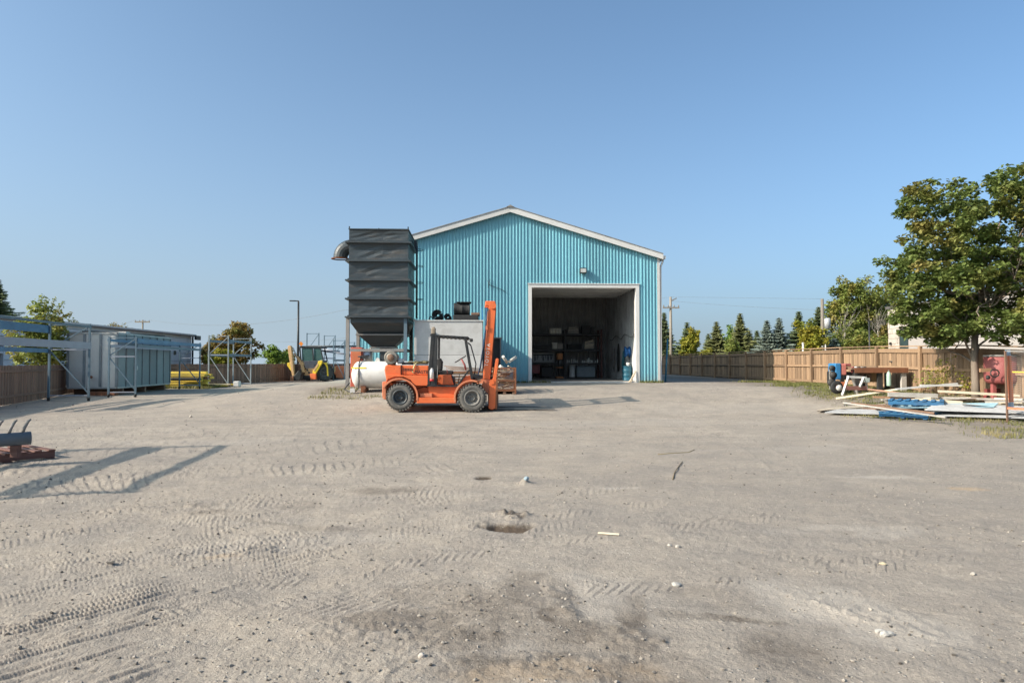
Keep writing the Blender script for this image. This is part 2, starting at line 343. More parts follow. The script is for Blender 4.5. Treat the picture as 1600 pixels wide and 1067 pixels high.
TR = [(-5.5, 3.9, 4, 60, .20, .006, .017, .085, 1, 11), (-4.6, 4.9, 14, 26, .2, .006, .016, .09, 1, 8),
      (-5.5, 5.6, 20, 22, .2, .006, .016, .085, 1, 9), (-7.5, 8.2, 16, 30, .22, .005, .014, .11, 1, 9),
      (-2.4, 3.3, 55, 14, .18, .006, .014, .08, -1, 6), (-3.8, 3.3, 38, 20, .18, .006, .015, .08, -1, 9), 
      (1.4, 5.1, 8, 25, .17, .004, .016, .10, -1, 4.5), (2.3, 4.7, -40, 14, .17, .004, .013, .09, 1, 3), (.2, 7.5, 30, 30, .2, .003, .010, .1, 1, 9),
      (-8, 11, 18, 34, .24, .010, .012, .13, 1, 22), (-8, 12.7, 20, 36, .24, .010, .012, .13, 1, 22), (-5, 9, 48, 28, .24, .009, .01, .12, 1, 20),
      (-1.5, 10, 82, 60, .22, .008, .01, .12, -1, 18),
      (4.2, 9, 76, 40, .22, .008, .01, .12, 1, 20), (6.2, 9, 76, 42, .22, .008, .01, .12, 1, 20), 
      (-12, 24, 30, 60, .25, .014, 0, .13, 1, 26), (-12, 26, 30, 60, .25, .014, 0, .13, 1, 26), (-9, 18, 50, 40, .25, .012, 0, .13, -1, 26), (-7.5, 17, 50, 40, .25, .012, 0, .13, -1, 26)]
for t_ in TR: track(*t_)
def ridges(ang, sp, amp, x0, x1, y0, y1, sd):
    global h
    a = R(ang); u = -GX*math.sin(a)+GY*math.cos(a)+.05*fbm(GX, GY, 1.3, 3, sd)+.012*fbm(GX, GY, 6, 2, sd+3)+.10*fbm(GX, GY, .5, 2, sd+41); fr = -u/sp; fr = fr-np.floor(fr)
    along = GX*math.cos(a)+GY*math.sin(a)
    m_ = sst(x0, x0+1.2, GX)*(1-sst(x1-1.5, x1, GX))*sst(y0, y0+.6, GY)*(1-sst(y1-2, y1, GY))*sst(-.12, .22, fbm(along*.6, u*2.5, 1.2, 3, sd+9))*sst(-.35, .1, fbm(GX, GY, .9, 3, sd+31))
    h += m_*amp*fr*(1-sst(.84, 1, fr))*(.5+vn(along*3, u/sp*.9, sd+20))
ridges(52, .085, .017, -9, -.2, 2.8, 8.5, 400); ridges(45, .10, .015, -11, .5, 5, 12, 430); ridges(62, .065, .007, -5, .6, 2.8, 6.5, 460); ridges(-35, .06, .004, 1.2, 4.8, 3.6, 5.5, 490); ridges(35, .15, .014, -14, -1, 8, 20, 520); ridges(20, .12, .007, -8, 1, 3.5, 9, 550)
def blob(px, py, rx, ry, rot=0, sd=0):
    c = hit(px, py); dx, dy = GX-c.x, GY-c.y; a = R(rot); u = dx*math.cos(a)+dy*math.sin(a); v = -dx*math.sin(a)+dy*math.cos(a)
    q = np.hypot(u/rx, v/ry)+.75*fbm(GX, GY, 1.2/min(rx, ry)*.5+.8, 5, 60+sd)
    return (1-sst(.45, 1.05, q))
# damp dark patches in the foreground
for i, (px, py, rx, ry, ro, s_) in enumerate([(700, 930, .45, .35, 10, .55), (800, 990, .7, .22, 0, .75), (850, 1040, .6, .2, 0, .8), (830, 925, .3, .4, 0, .65), (620, 975, .5, .25, 0, .55),
        (1225, 1020, .33, .55, 5, .85), (872, 920, .12, .3, 0, 1), (880, 965, .15, .5, 5, 1), (760, 960, .45, .28, 0, .55), (720, 1000, .4, .2, 0, .5), (930, 1010, .5, .2, 0, .7), (985, 960, .12, .4, -10, .9), (1010, 1030, .15, .3, -10, .9), (590, 768, .55, .3, 0, .55), (470, 790, .25, .2, 0, .5), (600, 770, .3, .2, 20, .5), (335, 800, .3, .18, 0, .5), (985, 1000, .25, .25, 0, .6), (500, 825, .9, .10, -24, .5),
        (1085, 963, .75, .07, -18, .9), (1020, 1050, .35, .25, 0, .6), (1300, 832, .35, .08, -8, .45), (1110, 930, .6, .3, 0, .25)]):
    stain = np.maximum(stain, .95*s_*blob(px, py, rx, ry, ro, i)*(.45+.55*sst(-.35, .25, fbm(GX, GY, 3.2, 4, 600+i))))
for i, (px, py, rx, ry, ro, s_) in enumerate([(962, 763, .30, .12, 0, .9), (1370, 743, .8, .16, -8, .9), (1350, 960, .45, .9, 25, .8), (1370, 985, .25, .3, 0, .7), (1240, 700, 1.6, .5, 5, .35), (930, 930, .5, .5, 0, .5),
        (300, 690, 2, .8, 0, .35), (980, 660, 5, 1.5, 0, .35), (1150, 640, 5, 1.5, 0, .3), (1300, 830, 1., .25, -5, .5), (450, 850, 1.2, .3, 10, .35)]):
    pale = np.maximum(pale, s_*blob(px, py, rx, ry, ro, 30+i))
ochre = np.maximum(.95*blob(1523, 762, .36, .11, -8, 70), .4*blob(860, 1055, .6, .15, 0, 71)); ochre = np.maximum(ochre, .5*blob(350, 870, .2, .1, 0, 72))
# pit with thrown up clods, small potholes, ridges
def dig(px, py, rx, ry, dep, sd=0):
    global h, stain
    m = blob(px, py, rx, ry, 0, sd); h -= dep*m; stain = np.maximum(stain, np.minimum(1.6, m*2.4))
dig(777, 824, .30, .22, .06, 80); dig(758, 748, .16, .18, .03, 81)
def clods(px, py, rx, ry, amp, sd, rot=0, dark=.0):
    global h, stain
    m = blob(px, py, rx, ry, rot, sd); h += m*amp*(.35+np.abs(fbm(GX, GY, 9, 3, 200+sd))*2.2)
    if dark: stain = np.maximum(stain, dark*m*sst(-.1, .25, fbm(GX, GY, 8, 3, 210+sd)))
clods(808, 810, .2, .16, .03, 1, 0, .9); clods(790, 806, .3, .07, .02, 21, 0, .8); clods(770, 808, .18, .05, .02, 2); clods(820, 756, .13, .16, .035, 3); clods(880, 945, .11, .45, .012, 4, 8, 1)
clods(872, 925, .10, .10, .012, 12, 0, 1); clods(985, 990, .22, .30, .012, 5, 20, .6); clods(1370, 970, .28, .55, .012, 6, 25, .1); clods(600, 1000, .5, .2, .010, 7, 0, .2)
clods(560, 985, .3, .35, .010, 8, 40, .3); clods(1320, 960, .05, .3, .012, 9, 25, .5); clods(330, 790, .3, .15, .012, 10, 0, .4); clods(840, 1040, .9, .2, .008, 11, 0, .2)
# loose edge of the pad by the collector
h += .05*(1-sst(.0, .35, np.abs(GY-23.2-.5*np.sin(GX*.9))))*sst(-6.5, -5.6, GX)*(1-sst(-3, -2, GX))
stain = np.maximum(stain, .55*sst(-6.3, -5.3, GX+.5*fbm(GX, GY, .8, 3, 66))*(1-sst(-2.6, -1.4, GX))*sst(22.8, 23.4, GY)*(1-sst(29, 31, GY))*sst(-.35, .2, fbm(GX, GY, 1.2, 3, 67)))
gr = .9*sst(9.8, 12.2, GX+1.2*fbm(GX, GY, .4, 3, 77))*sst(11.5, 14, GY)*(1-sst(40, 48, GY))
stain = np.maximum(stain, gr*.6)
umin, umax = -2.6, 2.6
edge = np.minimum.reduce([sst(2.6, 2.3, np.abs(GU)) if False else 1-sst(2.35, 2.6, np.abs(GU)), sst(1.3, 1.6, GY), 1-sst(88, 95, GY)])
h -= .25*(1-edge)
nr, nc = h.shape; V = np.stack([GX, GY, h], -1).reshape(-1, 3)
ii = (np.arange(nr-1)[:, None]*nc+np.arange(nc-1)[None]).ravel()
FC = np.stack([ii, ii+1, ii+1+nc, ii+nc], 1)
GM = ground_mat()
g = np_mesh('ground', V, FC, GM, [('grey', 'POINT', np.clip(grey, 0, 1).ravel()), ('stain', 'POINT', stain.ravel()), ('pale', 'POINT', pale.ravel()), ('ochre', 'POINT', ochre.ravel())], kind='structure', smooth=True)
def ghz(x, y):   # finished ground height (nearest sample)
    i = min(max(int(np.searchsorted(rows, y)), 0), nr-1); u = x/max(rows[i], .01); j = min(max(int(np.searchsorted(us, u)), 0), nc-1); return float(h[i, j])
# surrounding field
fx = np.linspace(-260, 260, 347); fy = np.linspace(-60, 460, 347); FX, FY = np.meshgrid(fx, fy, indexing='ij')
FH = terr(FX, np.minimum(FY, 95))-.16
jj = (np.arange(346)[:, None]*347+np.arange(346)[None]).ravel()
m, t, b = base_mat('field_grass'); c = mixc(t, noise(t, .1, 6, .7), (.09, .10, .04), (.19, .17, .08)); t.links.new(c, b.inputs['Base Color']); b.inputs['Roughness'].default_value = .95
np_mesh('field', np.stack([FX, FY, FH], -1).reshape(-1, 3), np.stack([jj, jj+347, jj+348, jj+1], 1), m, kind='structure', smooth=True)

# scattered stones
def stones():
    base = bmesh.new(); bmesh.ops.create_icosphere(base, subdivisions=1, radius=1); bv = np.array([v.co[:] for v in base.verts]); bf = np.array([[v.index for v in f.verts] for f in base.faces]); base.free()
    N = 34000; vs = []; fs = []; tint = []
    Y = 2.6*(26/2.6)**RNG.random(N)**.85; U = RNG.uniform(-.85, .85, N); X = U*Y
    dens = vn(X*.9, Y*.9, 301)**2*1.2-.1+.8*(vn(X*3.1, Y*3.1, 305) > .8)
    for k in range(N):
        if RNG.random() > .12+dens[k]: continue
        sc = (.0028+.009*RNG.random()**6)*(1+.035*Y[k])
        if RNG.random() < .006: sc *= 2.2
        q = bv*np.array([1, RNG.uniform(.6, 1), RNG.uniform(.5, .8)])*sc*(1+.25*RNG.standard_normal((12, 1)))
        a = RNG.uniform(0, 6.28); ca, sa = math.cos(a), math.sin(a); q = q @ np.array([[ca, sa, 0], [-sa, ca, 0], [0, 0, 1]])
        fs.append(bf+12*len(vs)); vs.append(q+np.array([X[k], Y[k], ghz(X[k], Y[k])+sc*.3])); tint += [RNG.random()]*20
    m, t, b = base_mat('pebble'); at = nd(t, 'ShaderNodeAttribute', attribute_name='tint'); c = mixc(t, at.outputs['Fac'], (.07, .058, .047), (.36, .315, .265))
    t.links.new(c, b.inputs['Base Color']); b.inputs['Roughness'].default_value = .9
    o = np_mesh('pebbles', np.concatenate(vs), np.concatenate(fs), m, [('tint', 'FACE', np.array(tint))], kind='stuff')
    tag(o, 'loose pale pebbles scattered over the gravel yard', 'gravel')
stones()
def rock(px, py, r, n, label, colr=(.40, .36, .31), flat=.6):
    r *= .72; p = hit(px, py); bm = bmesh.new(); bmesh.ops.create_icosphere(bm, subdivisions=2, radius=r); rr = random.Random(n)
    for v in bm.verts:
        d = 1+.22*math.sin(v.co.x/r*3+n)+.18*math.sin(v.co.y/r*4+n*2)+rr.uniform(-.08, .08); v.co = Vector((v.co.x*d, v.co.y*d*.8, v.co.z*flat*d))
    me = bpy.data.meshes.new('stone'); bm.to_mesh(me); bm.free(); me.materials.append(mat('stone_%d' % n, colr, .9, var=.2, bmp=.4, bs=60))
    o = link('stone', me); o.location = (p.x, p.y, ghz(p.x, p.y)+r*flat*.45); tag(o, label, 'stone')
rock(822, 757, .05, 1, 'bluish crushed lump beside the small mound of clods', (.30, .38, .42), .6)
rock(1059, 857, .035, 2, 'pale rounded stone right of the wooden splinter')
rock(1047, 855, .026, 3, 'smaller pale stone touching the rounded stone right of the splinter')
rock(1386, 996, .045, 4, 'pale stone in the whitish rut at lower right', (.44, .41, .37))
rock(1374, 990, .035, 5, 'second, smaller stone in the whitish rut at lower right', (.44, .41, .37))
rock(1379, 885, .035, 6, 'flat yellowish stone on grey gravel above the rut', (.45, .38, .25), .4)
rock(1520, 900, .03, 7, 'small stone alone on grey gravel at far right')
rock(659, 1029, .03, 8, 'small pale stone on damp brown ground near the bottom', (.5, .44, .38))
rock(1058, 915, .05, 9, 'half buried pale stone in the middle of the grey gravel', (.4, .37, .33), .35)
def sticks(name, label, pts, r, m, cat='stick'):
    q = []
    for (px, py) in pts: p = hit(px, py); q.append((p.x, p.y, ghz(p.x, p.y)+r*1.2))
    tag(MB().path(q, r, 6).build(name, m), label, cat)
p = hit(950, 836); s_ = MB(); s_.bar((p.x-.08, p.y+.03, ghz(p.x, p.y)+.014), (p.x+.09, p.y-.04, ghz(p.x, p.y)+.016), .022, .012)
tag(s_.build('wood_splinter', PALEW), 'short pale wooden splinter lying alone on the grey gravel', 'wood scrap')
TWIG = mat('dry_twig', (.20, .14, .07), .9)
sticks('twig', 'thin dark upright twig on the gravel below the straw', [(1051, 748), (1054, 738), (1060, 727), (1066, 721)], .006, TWIG)
sticks('straw_strand', 'thin dry weed strand lying crosswise on the gravel', [(1028, 709), (1045, 707), (1062, 706), (1076, 705), (1085, 701)], .005, mat('dry_straw', (.35, .26, .10), .9), 'weed')

# ---------------------------------------------------------------- blue building
FYB = 31.5
xr = PX(797, FYB); xR = PX(1028, FYB); xL = 2*xr-xR
zR = PZ(400, FYB, 1028); zTop = PZ(329, FYB, 797); zFl = .66; z0 = .52
slope = (zTop-zR)/(xR-xr)
def zroof(x): return zTop-slope*abs(x-xr)
dx0, dx1, dzt = PX(825.5, FYB), PX(999, FYB), PZ(444.5, FYB, 910)
BD = 24.0
bld = thing('workshop_building', 'sky blue ribbed metal workshop with white trim and open overhead door', 'building', ((xL+xR)/2, FYB, z0))
def ribbed(x0, x1, zb, zt, y, outward=-1, pitch=.1475, depth=.028):
    """vertical trapezoid ribs on the plane Y=y; zb/zt are functions of x"""
    mb = MB(); xs = []; x = x0; k = 0
    prof = ((0, 0), (.52, 0), (.64, 1), (.88, 1)); n0 = 0
    while True:
        base = x0+n0*pitch
        if base >= x1: break
        for f, d in prof: xs.append((base+f*pitch, d))
        n0 += 1
    xs = [q for q in xs if q[0] < x1]+[(x1, 0)]
    vs = []
    for x, d in xs:
        yy = y+outward*depth*d; vs += [(x, yy, zb(x)), (x, yy, zt(x))]
    mb.add(vs, [(2*i, 2*i+2, 2*i+3, 2*i+1) for i in range(len(xs)-1)]); return mb
FM = facade_mat()
ribbed(xL+.02, dx0, lambda x: z0, lambda x: zroof(x)-.05, FYB).build('front_wall', FM, bld)
ribbed(dx0, dx1, lambda x: dzt, lambda x: zroof(x)-.05, FYB).build('door_head_wall', FM, bld)
ribbed(dx1, xR-.02, lambda x: z0, lambda x: zroof(x)-.05, FYB).build('front_wall', FM, bld)
# other three walls
q = MB(); q.bb(xL, xL+.12, FYB+.06, FYB+BD, z0, zR-.02); q.build('side_wall', FM, bld)
q = MB(); q.bb(xR-.12, xR, FYB+.06, FYB+BD, z0, zR-.02); q.build('side_wall', FM, bld)
q = MB(); q.prism([(xL, z0), (xR, z0), (xR, zR-.02), (xr, zTop-.02), (xL, zR-.02)], FYB+BD, FYB+BD+.1); q.build('rear_wall', FM, bld)
# backing sheet (inside liner) of the front wall
q = MB(); LN = mat('interior_liner', (.16, .155, .15), .8, var=.2, damt=.4)
for a, b_, zb in ((xL+.12, dx0, z0), (dx0, dx1, dzt), (dx1, xR-.12, z0)):
    n = 8
    for i in range(n):
        u0 = a+(b_-a)*i/n; u1 = a+(b_-a)*(i+1)/n
        q.add([(u0, FYB+.06, zb), (u1, FYB+.06, zb), (u1, FYB+.06, zroof(u1)-.1), (u0, FYB+.06, zroof(u0)-.1)], [(0, 1, 2, 3)])
q.build('wall_liner', LN, bld)
# roof slabs with overhang
ROOF = mat('white_roof_steel', (.5, .49, .47), .5, var=.1)
for sgn in (-1, 1):
    ex = xR+.22 if sgn > 0 else xL-.22
    q = MB(); q.prism([(xr, zTop+.02), (ex, zroof(ex)+.02), (ex, zroof(ex)+.09), (xr, zTop+.09)], FYB-.16, FYB+BD+.3); q.build('roof_slope', ROOF, bld)
    q = MB(); q.prism([(xr, zTop-.12), (ex, zroof(ex)-.12), (ex, zroof(ex)+.12), (xr, zTop+.12)], FYB-.24, FYB-.165); q.build('rake_trim', WHITE, bld)
    q = MB(); q.prism([(xr, zTop+.122), (ex, zroof(ex)+.122), (ex, zroof(ex)+.15), (xr, zTop+.15)], FYB-.27, FYB-.1); q.build('drip_edge', mat('grey_flashing', (.25, .24, .23), .5), bld)
MB().prism([(xr-.18, zTop+.10), (xr, zTop+.20), (xr+.18, zTop+.10)], FYB-.3, FYB+BD).build('ridge_cap', GREYST, bld)
t_ = thing('blue_post', 'slim blue steel post standing just right of the workshop corner', 'post', (xR+.55, FYB+.6, .55)); MB().tube((xR+.5, FYB+.6, .5), (xR+.62, FYB+.6, PZ(529, FYB+.6)), .04, 8).build('tube', mat('post_blue', (.03, .17, .26), .5), t_); MB().bb(xR+.35, xR+.75, FYB+.4, FYB+.8, .5, .62).build('foot', BLK, t_)
# corner trim, gutter, downspout
MB().bb(xR-.01, xR+.10, FYB-.05, FYB+.12, z0-.02, zR-.05).build('corner_trim', WHITE, bld)
MB().bb(xL-.10, xL+.01, FYB-.05, FYB+.12, z0-.02, zR-.05).build('corner_trim', WHITE, bld)
q = MB(); q.bb(xR+.2, xR+.34, FYB-.2, FYB+BD, zR-.16, zR-.02); q.build('gutter', WHITE, bld)
q = MB(); q.path([(xR+.27, FYB+.02, zR-.15), (xR+.26, FYB+.02, zR-.25), (xR+.16, FYB+.05, zR-.5), (xR+.155, FYB+.05, z0+.1), (xR+.25, FYB-.1, z0+.03)], .045, 8); q.build('downspout', WHITE, bld)
# door frame
fw = .155; FY0 = FYB-.06
MB().bb(dx0, dx0+fw, FY0, FYB+.3, zFl-.08, dzt-fw).build('door_jamb', WHITE, bld)
MB().bb(dx1-fw, dx1, FY0, FYB+.3, zFl-.08, dzt-fw).build('door_jamb', WHITE, bld)
MB().bb(dx0, dx1, FY0, FYB+.3, dzt-fw, dzt).build('door_header', WHITE, bld)
MB().bb(dx0-.03, dx1+.03, FY0-.03, FYB+.05, dzt+.003, dzt+.04).build('drip_cap', WHITE, bld)
# wall light
wl = thing('wall_light', 'small dark wall light mounted above the open overhead door', 'light', P(911, 423, FYB-.1)); c0 = P(911, 423, FYB-.15)
MB().box(c0, (.30, .2, .24)).build('housing', BLK, wl, bevel=.015); MB().box(c0+Vector((0, -.105, -.005)), (.24, .02, .17)).build('lens', mat('frosted_lens', (.45, .45, .43), .3), wl)
# cable stub on the facade
q = MB(); q.path([P(762, 438, 31.42), P(764, 445, 31.44), P(775, 449, 31.4), P(785, 453, 31.4), P(790, 457, 31.44)], .012, 5); q.path([P(766, 436, 31.42), P(763, 450, 31.42)], .01, 5)
tag(q.build('cable', BLK), 'thin dark cable looping across the blue facade', 'cable')
# interior
IX0, IX1, IYB, IZC = dx0-4.2, dx1+.05, 40.2, dzt+.95
FLR = mat('workshop_floor', (.22, .21, .195), .8, var=.25, damt=.4)
q = MB(); q.bb(IX0, xR-.12, FYB-.02, FYB+BD-.02, z0+.0, zFl); o = q.build('floor_slab', FLR, bld)
MB().bb(dx0+fw, dx1-fw, FYB-.16, FYB-.022, z0, zFl-.01).build('threshold', mat('pale_concrete', (.6, .58, .55), .8), bld)
BW = mat('interior_ribbed_wall', (.30, .29, .28), .7, var=.25, damt=.5)
q = ribbed(IX0, IX1, lambda x: zFl, lambda x: IZC, IYB, -1, .2, .03); q.build('inner_wall', BW, bld)
IWM, tt, bb_ = base_mat('stained_white_wall'); n1 = noise(tt, .7, 6, .7); n2 = noise(tt, 2.5, 5, .7, (1, 1, .3))
cc = mixc(tt, ramp(tt, n1, .4, .7), (.78, .77, .75), (.42, .39, .36)); cc = mixc(tt, ramp(tt, n2, .5, .75, 0, .5), cc, (.2, .19, .18)); tt.links.new(cc, bb_.inputs['Base Color']); bb_.inputs['Roughness'].default_value = .7
q = MB(); q.bb(IX1, IX1+.1, FYB+.31, IYB, zFl, IZC); q.build('inner_side_wall', IWM, bld)
q = MB(); q.bb(IX0-.1, IX0, FYB+.07, IYB, zFl, IZC); q.build('inner_side_wall', BW, bld)
q = MB(); q.bb(IX0, IX1, FYB+.07, IYB, IZC+.003, IZC+.08); q.build('ceiling', mat('dark_ceiling', (.08, .08, .08), .8), bld)
# raised overhead door panels
PANEL = mat('door_panel_grey', (.72, .72, .70), .5, var=.08, damt=.2)
for i in range(7):
    y0_ = FYB+.5+i*.62; MB().bb(dx0+.18, dx1-.18, y0_, y0_+.58, dzt-.16+i*.0, dzt-.10+i*.0).build('overhead_door_panel', PANEL, bld)
    q = MB(); q.bb(dx0+.2, dx1-.2, y0_+.02, y0_+.09, dzt-.21, dzt-.163); q.build('panel_rib', mat('door_rib', (.3, .3, .3), .5), bld)
for xx in (dx0+.12, dx1-.12): MB().bb(xx-.03, xx+.03, FYB+.32, FYB+5.0, dzt-.1, dzt-.02).build('door_track', GREYST, bld)

# shelving along the back wall, built where the opening shows it
SY = 38.6
def IP(zx, zy, Y=SY): return P(820+zx/6.28, 440+zy/6.28, Y)     # from enlargement coordinates
sh = thing('shelving_unit', 'dark steel shelving with three long shelves against the rear workshop wall', 'shelving', (IP(400, 900).x, SY, zFl))
DK = mat('dark_shelf_steel', (.035, .033, .032), .6); RB = mat('dark_red_steel', (.10, .035, .03), .6)
sx0, sx1 = IP(10, 0).x, IP(750, 0).x
for zy, th in ((515, .10), (665, .11), (800, .08)):
    z = IP(400, zy).z; MB().bb(sx0, sx1, SY-.35, SY+.75, z-th, z).build('shelf', DK, sh)
for zx in (15, 390, 738):
    for yy in (SY-.38, SY+.7):
        x = IP(zx, 0).x; MB().bb(x-.05, x+.05, yy, yy+.06, zFl, IP(zx, 470).z).build('upright', RB if zx == 738 else DK, sh)
def citem(name, label, cat, zx0, zx1, zy0, zy1, m, Y=SY-.1, d=.4, kind='box', group=None):
    a = IP(zx0, zy1, Y); b_ = IP(zx1, zy0, Y); cx = (a.x+b_.x)/2; zb = a.z
    t_ = thing(name, label, cat, (cx, Y+d/2, zb), 0, group)
    if kind == 'box':
        MB().bb(a.x, b_.x, Y, Y+d, zb, zb+(b_.z-zb)*.86).build('body', m, t_, bevel=.01)
        MB().bb(a.x-.012, b_.x+.012, Y-.012, Y+d+.012, zb+(b_.z-zb)*.862, b_.z).build('lid', m, t_, bevel=.006)
    elif kind == 'drum':
        r = (b_.x-a.x)/2; H = b_.z-zb
        MB().lathe([(0, 0), (r*.92, 0), (r*.95, H*.05), (r*.9, H*.3), (r*.97, H*.33), (r*.9, H*.36), (r*.9, H*.64), (r*.97, H*.67), (r*.9, H*.7), (r, H*.96), (r, H), (0, H)], (cx, Y+d/2, zb), n=20).build('body', m, t_)
    elif kind == 'bottle':
        r = (b_.x-a.x)/2; H = b_.z-zb
        MB().lathe([(0, 0), (r, 0), (r, H*.62), (r*.35, H*.8), (r*.35, H*.88), (0, H*.88)], (cx, Y+d/2, zb), n=10).build('body', m, t_)
        MB().lathe([(0, H*.88), (r*.42, H*.88), (r*.42, H), (0, H)], (cx, Y+d/2, zb), n=8).build('cap', BLK, t_)
    return t_
WB = mat('white_carton', (.62, .58, .50), .8); WC = mat('white_plastic', (.75, .74, .70), .5); GB = mat('grey_carton', (.30, .27, .24), .8); OR = mat('orange_machine', (.42, .16, .05), .6)
for i in range(4): citem('carton', ['leftmost', 'second', 'third', 'rightmost'][i]+' of four small white cartons on the top shelf', 'carton', 244+i*29, 271+i*29, 457, 512, WB, group='white cartons on the top shelf')
for i in range(3): citem('tray', 'flat tan tray, %s in the stack on the top shelf' % ['lowest', 'middle', 'topmost'][i], 'tray', 420+i*5, 532-i*3, 490-i*24, 512-i*24, GB, d=.5)
citem('tool_case', 'large dark case at the right end of the top shelf', 'case', 562, 640, 432, 512, DK); citem('tool_case', 'smaller dark case beside the large case on the top shelf', 'case', 645, 685, 445, 512, DK)
citem('parts_box', 'tan box below the white cartons on the middle shelf', 'box', 272, 318, 600, 660, WB); citem('parts_box', 'second tan box right of the first on the middle shelf', 'box', 324, 375, 604, 660, GB)
citem('parts_box', 'low dark bin at the left end of the middle shelf', 'box', 80, 250, 622, 660, DK); citem('parts_bin', 'rounded black bin at the middle of the middle shelf', 'bin', 420, 560, 612, 660, DRUB, kind='box')
rr = random.Random(4)
for i in range(6):
    a = IP(585+rr.randint(0, 8), 655-i*12, SY-.2); b_ = IP(680-rr.randint(0, 12), 645-i*12-(10 if i > 3 else 0), SY-.2)
    tag(MB().bar(a, b_, .12, .05).build('timber_offcut', PALEW), 'short timber offcut, %s in the stack on the middle shelf' % ['lowest', 'second from below', 'third from below', 'third from the top', 'second from the top', 'topmost'][i], 'timber', 'timber offcuts stacked on the middle shelf')
for i, zx in enumerate([412, 432, 455, 478, 498, 512, 560, 582, 606, 622, 640, 655, 690, 710]):
    hh = [40, 36, 50, 46, 36, 34, 30, 26, 48, 60, 40, 34, 30, 46][i]
    citem('bottle', 'small white bottle, %s from the left on the lower right shelf' % ['first', 'second', 'third', 'fourth', 'fifth', 'sixth', 'seventh', 'eighth', 'ninth', 'tenth', 'eleventh', 'twelfth', 'thirteenth', 'last'][i], 'bottle', zx, zx+[11, 9, 12, 11, 8, 8, 18, 14, 14, 16, 14, 12, 8, 10][i], 797-hh, 797, WC, kind='bottle', d=.1, group='white bottles on the lower shelf')
citem('plastic_drum', 'white plastic drum on the floor below the bottles', 'drum', 440, 502, 812, 938, WC, kind='drum', d=.5)
citem('grey_crate', 'pale grey crate on the floor right of the white drum', 'crate', 512, 690, 830, 935, mat('blue_grey_plastic', (.25, .29, .31), .7), d=.6, Y=SY)
citem('tool_chest', 'dark red tool chest under the left end of the bench', 'chest', 70, 150, 812, 900, mat('red_chest', (.22, .03, .03), .4), d=.5)
citem('bench_cabinet', 'dark cabinet between the tool chest and orange machine', 'cabinet', 165, 280, 840, 930, DK, d=.5)
# peg board with tools
t_ = thing('tool_board', 'grey board with small hand tools above the bench', 'tool board', IP(170, 790, SY+.35)); a = IP(75, 790, SY+.35); b_ = IP(285, 700, SY+.35)
MB().bb(a.x, b_.x, a.y, a.y+.03, a.z, b_.z).build('board', mat('grey_board', (.42, .41, .40), .7), t_)
for i in range(12):
    x = a.x+.1+i*(b_.x-a.x-.2)/11; q = MB(); hh = rr.uniform(.15, .4); q.bar((x, a.y-.02, b_.z-.08), (x+rr.uniform(-.05, .05), a.y-.02, b_.z-.08-hh), .035, .02); q.box((x, a.y-.03, b_.z-.1), (.1, .03, .05)); q.build('hand_tool', DK, t_)
# drill press
t_ = thing('drill_press', 'orange pillar drill standing beside the tool board', 'drill press', IP(328, 925)); c0 = IP(328, 925)
MB().box((c0.x, SY-.5, zFl+.05), (.4, .5, .1)).build('base', OR, t_); MB().tube((c0.x, SY-.4, zFl+.1), (c0.x, SY-.4, 2.0), .05).build('column', DK, t_)
MB().box((c0.x, SY-.55, 1.25), (.35, .35, .05)).build('table', OR, t_); q = MB(); q.box((c0.x, SY-.6, 1.85), (.3, .6, .35)); q.build('head', OR, t_, bevel=.04); MB().tube((c0.x, SY-.8, 1.7), (c0.x, SY-.8, 1.4), .03).build('chuck', ALU, t_)
# reel, drum, hanging gear on right inner wall
c0 = IP(1005, 690, 33.6); wx = IX1-.02
t_ = thing('hose_reel', 'round blue hose reel hanging on the white inner wall', 'reel', (wx-.1, 33.6, c0.z)); MB().lathe([(0, -.16), (.27, -.16), (.27, -.12), (.2, -.11), (.2, .03), (.27, .04), (.27, .08), (0, .08)], (wx-.1, 33.6, c0.z), 'x', 22).build('drum', mat('reel_blue', (.015, .12, .35), .5), t_)
q = MB(); q.path([(wx-.1, 33.45, c0.z), (wx-.08, 33.3, c0.z-.6), (wx-.1, 33.5, c0.z-.9)], .015); q.build('hose', BLK, t_)
t_ = thing('steel_drum', 'blue steel drum standing inside the door by the right wall', 'drum', (wx-.24, 33.2, zFl)); MB().lathe([(0, 0), (.22, 0), (.23, .03), (.215, .05), (.215, .22), (.23, .24), (.215, .26), (.215, .44), (.23, .46), (.215, .48), (.215, .66), (.23, .68), (.22, .69), (.0, .68)], (wx-.24, 33.2, zFl), n=24).build('shell', mat('teal_blue_drum', (.015, .13, .20), .5), t_)
tag(MB().lathe([(0, 0), (.07, 0), (.10, .16), (.09, .16), (.06, .02), (0, .02)], (wx-.2, 33.2, zFl+.69), n=14).build('bucket', WC), 'small white cup on top of the blue drum', 'cup')
for i, (yy, z1, z2, l, c) in enumerate([(37.3, 2.3, 1.0, 'coil of grey hose hanging at the far end of the inner wall', 'hose'), (36.2, 2.5, 1.0, 'bunch of dark straps hanging in the middle of the inner wall', 'strap'), (34.9, 2.1, .9, 'teal strap hanging nearest the blue reel', 'strap')]):
    q = MB()
    for k in range(7):
        o_ = rr.uniform(-.3, .3); q.path([(wx-.05, yy+o_*.3, z1), (wx-.07, yy+o_, (z1+z2)/2), (wx-.06, yy+o_*.7, z2+rr.uniform(0, .3))], .025, 5)
    tag(q.build('hanging_hose' if c == 'hose' else 'hanging_strap', [GREYST, DK, mat('teal_strap', (.03, .15, .18), .6)][i]), l, c)
q = MB(); q.path([(wx-.05, y_, 2.95-.22*abs(math.sin((y_-32)*1.3+.3*math.sin(y_*2.3)))) for y_ in np.linspace(32.3, 38.5, 40)], .018, 6); tag(q.build('air_hose', GREYST), 'dark hose draped in loops along the white inner wall', 'hose')
q = MB()
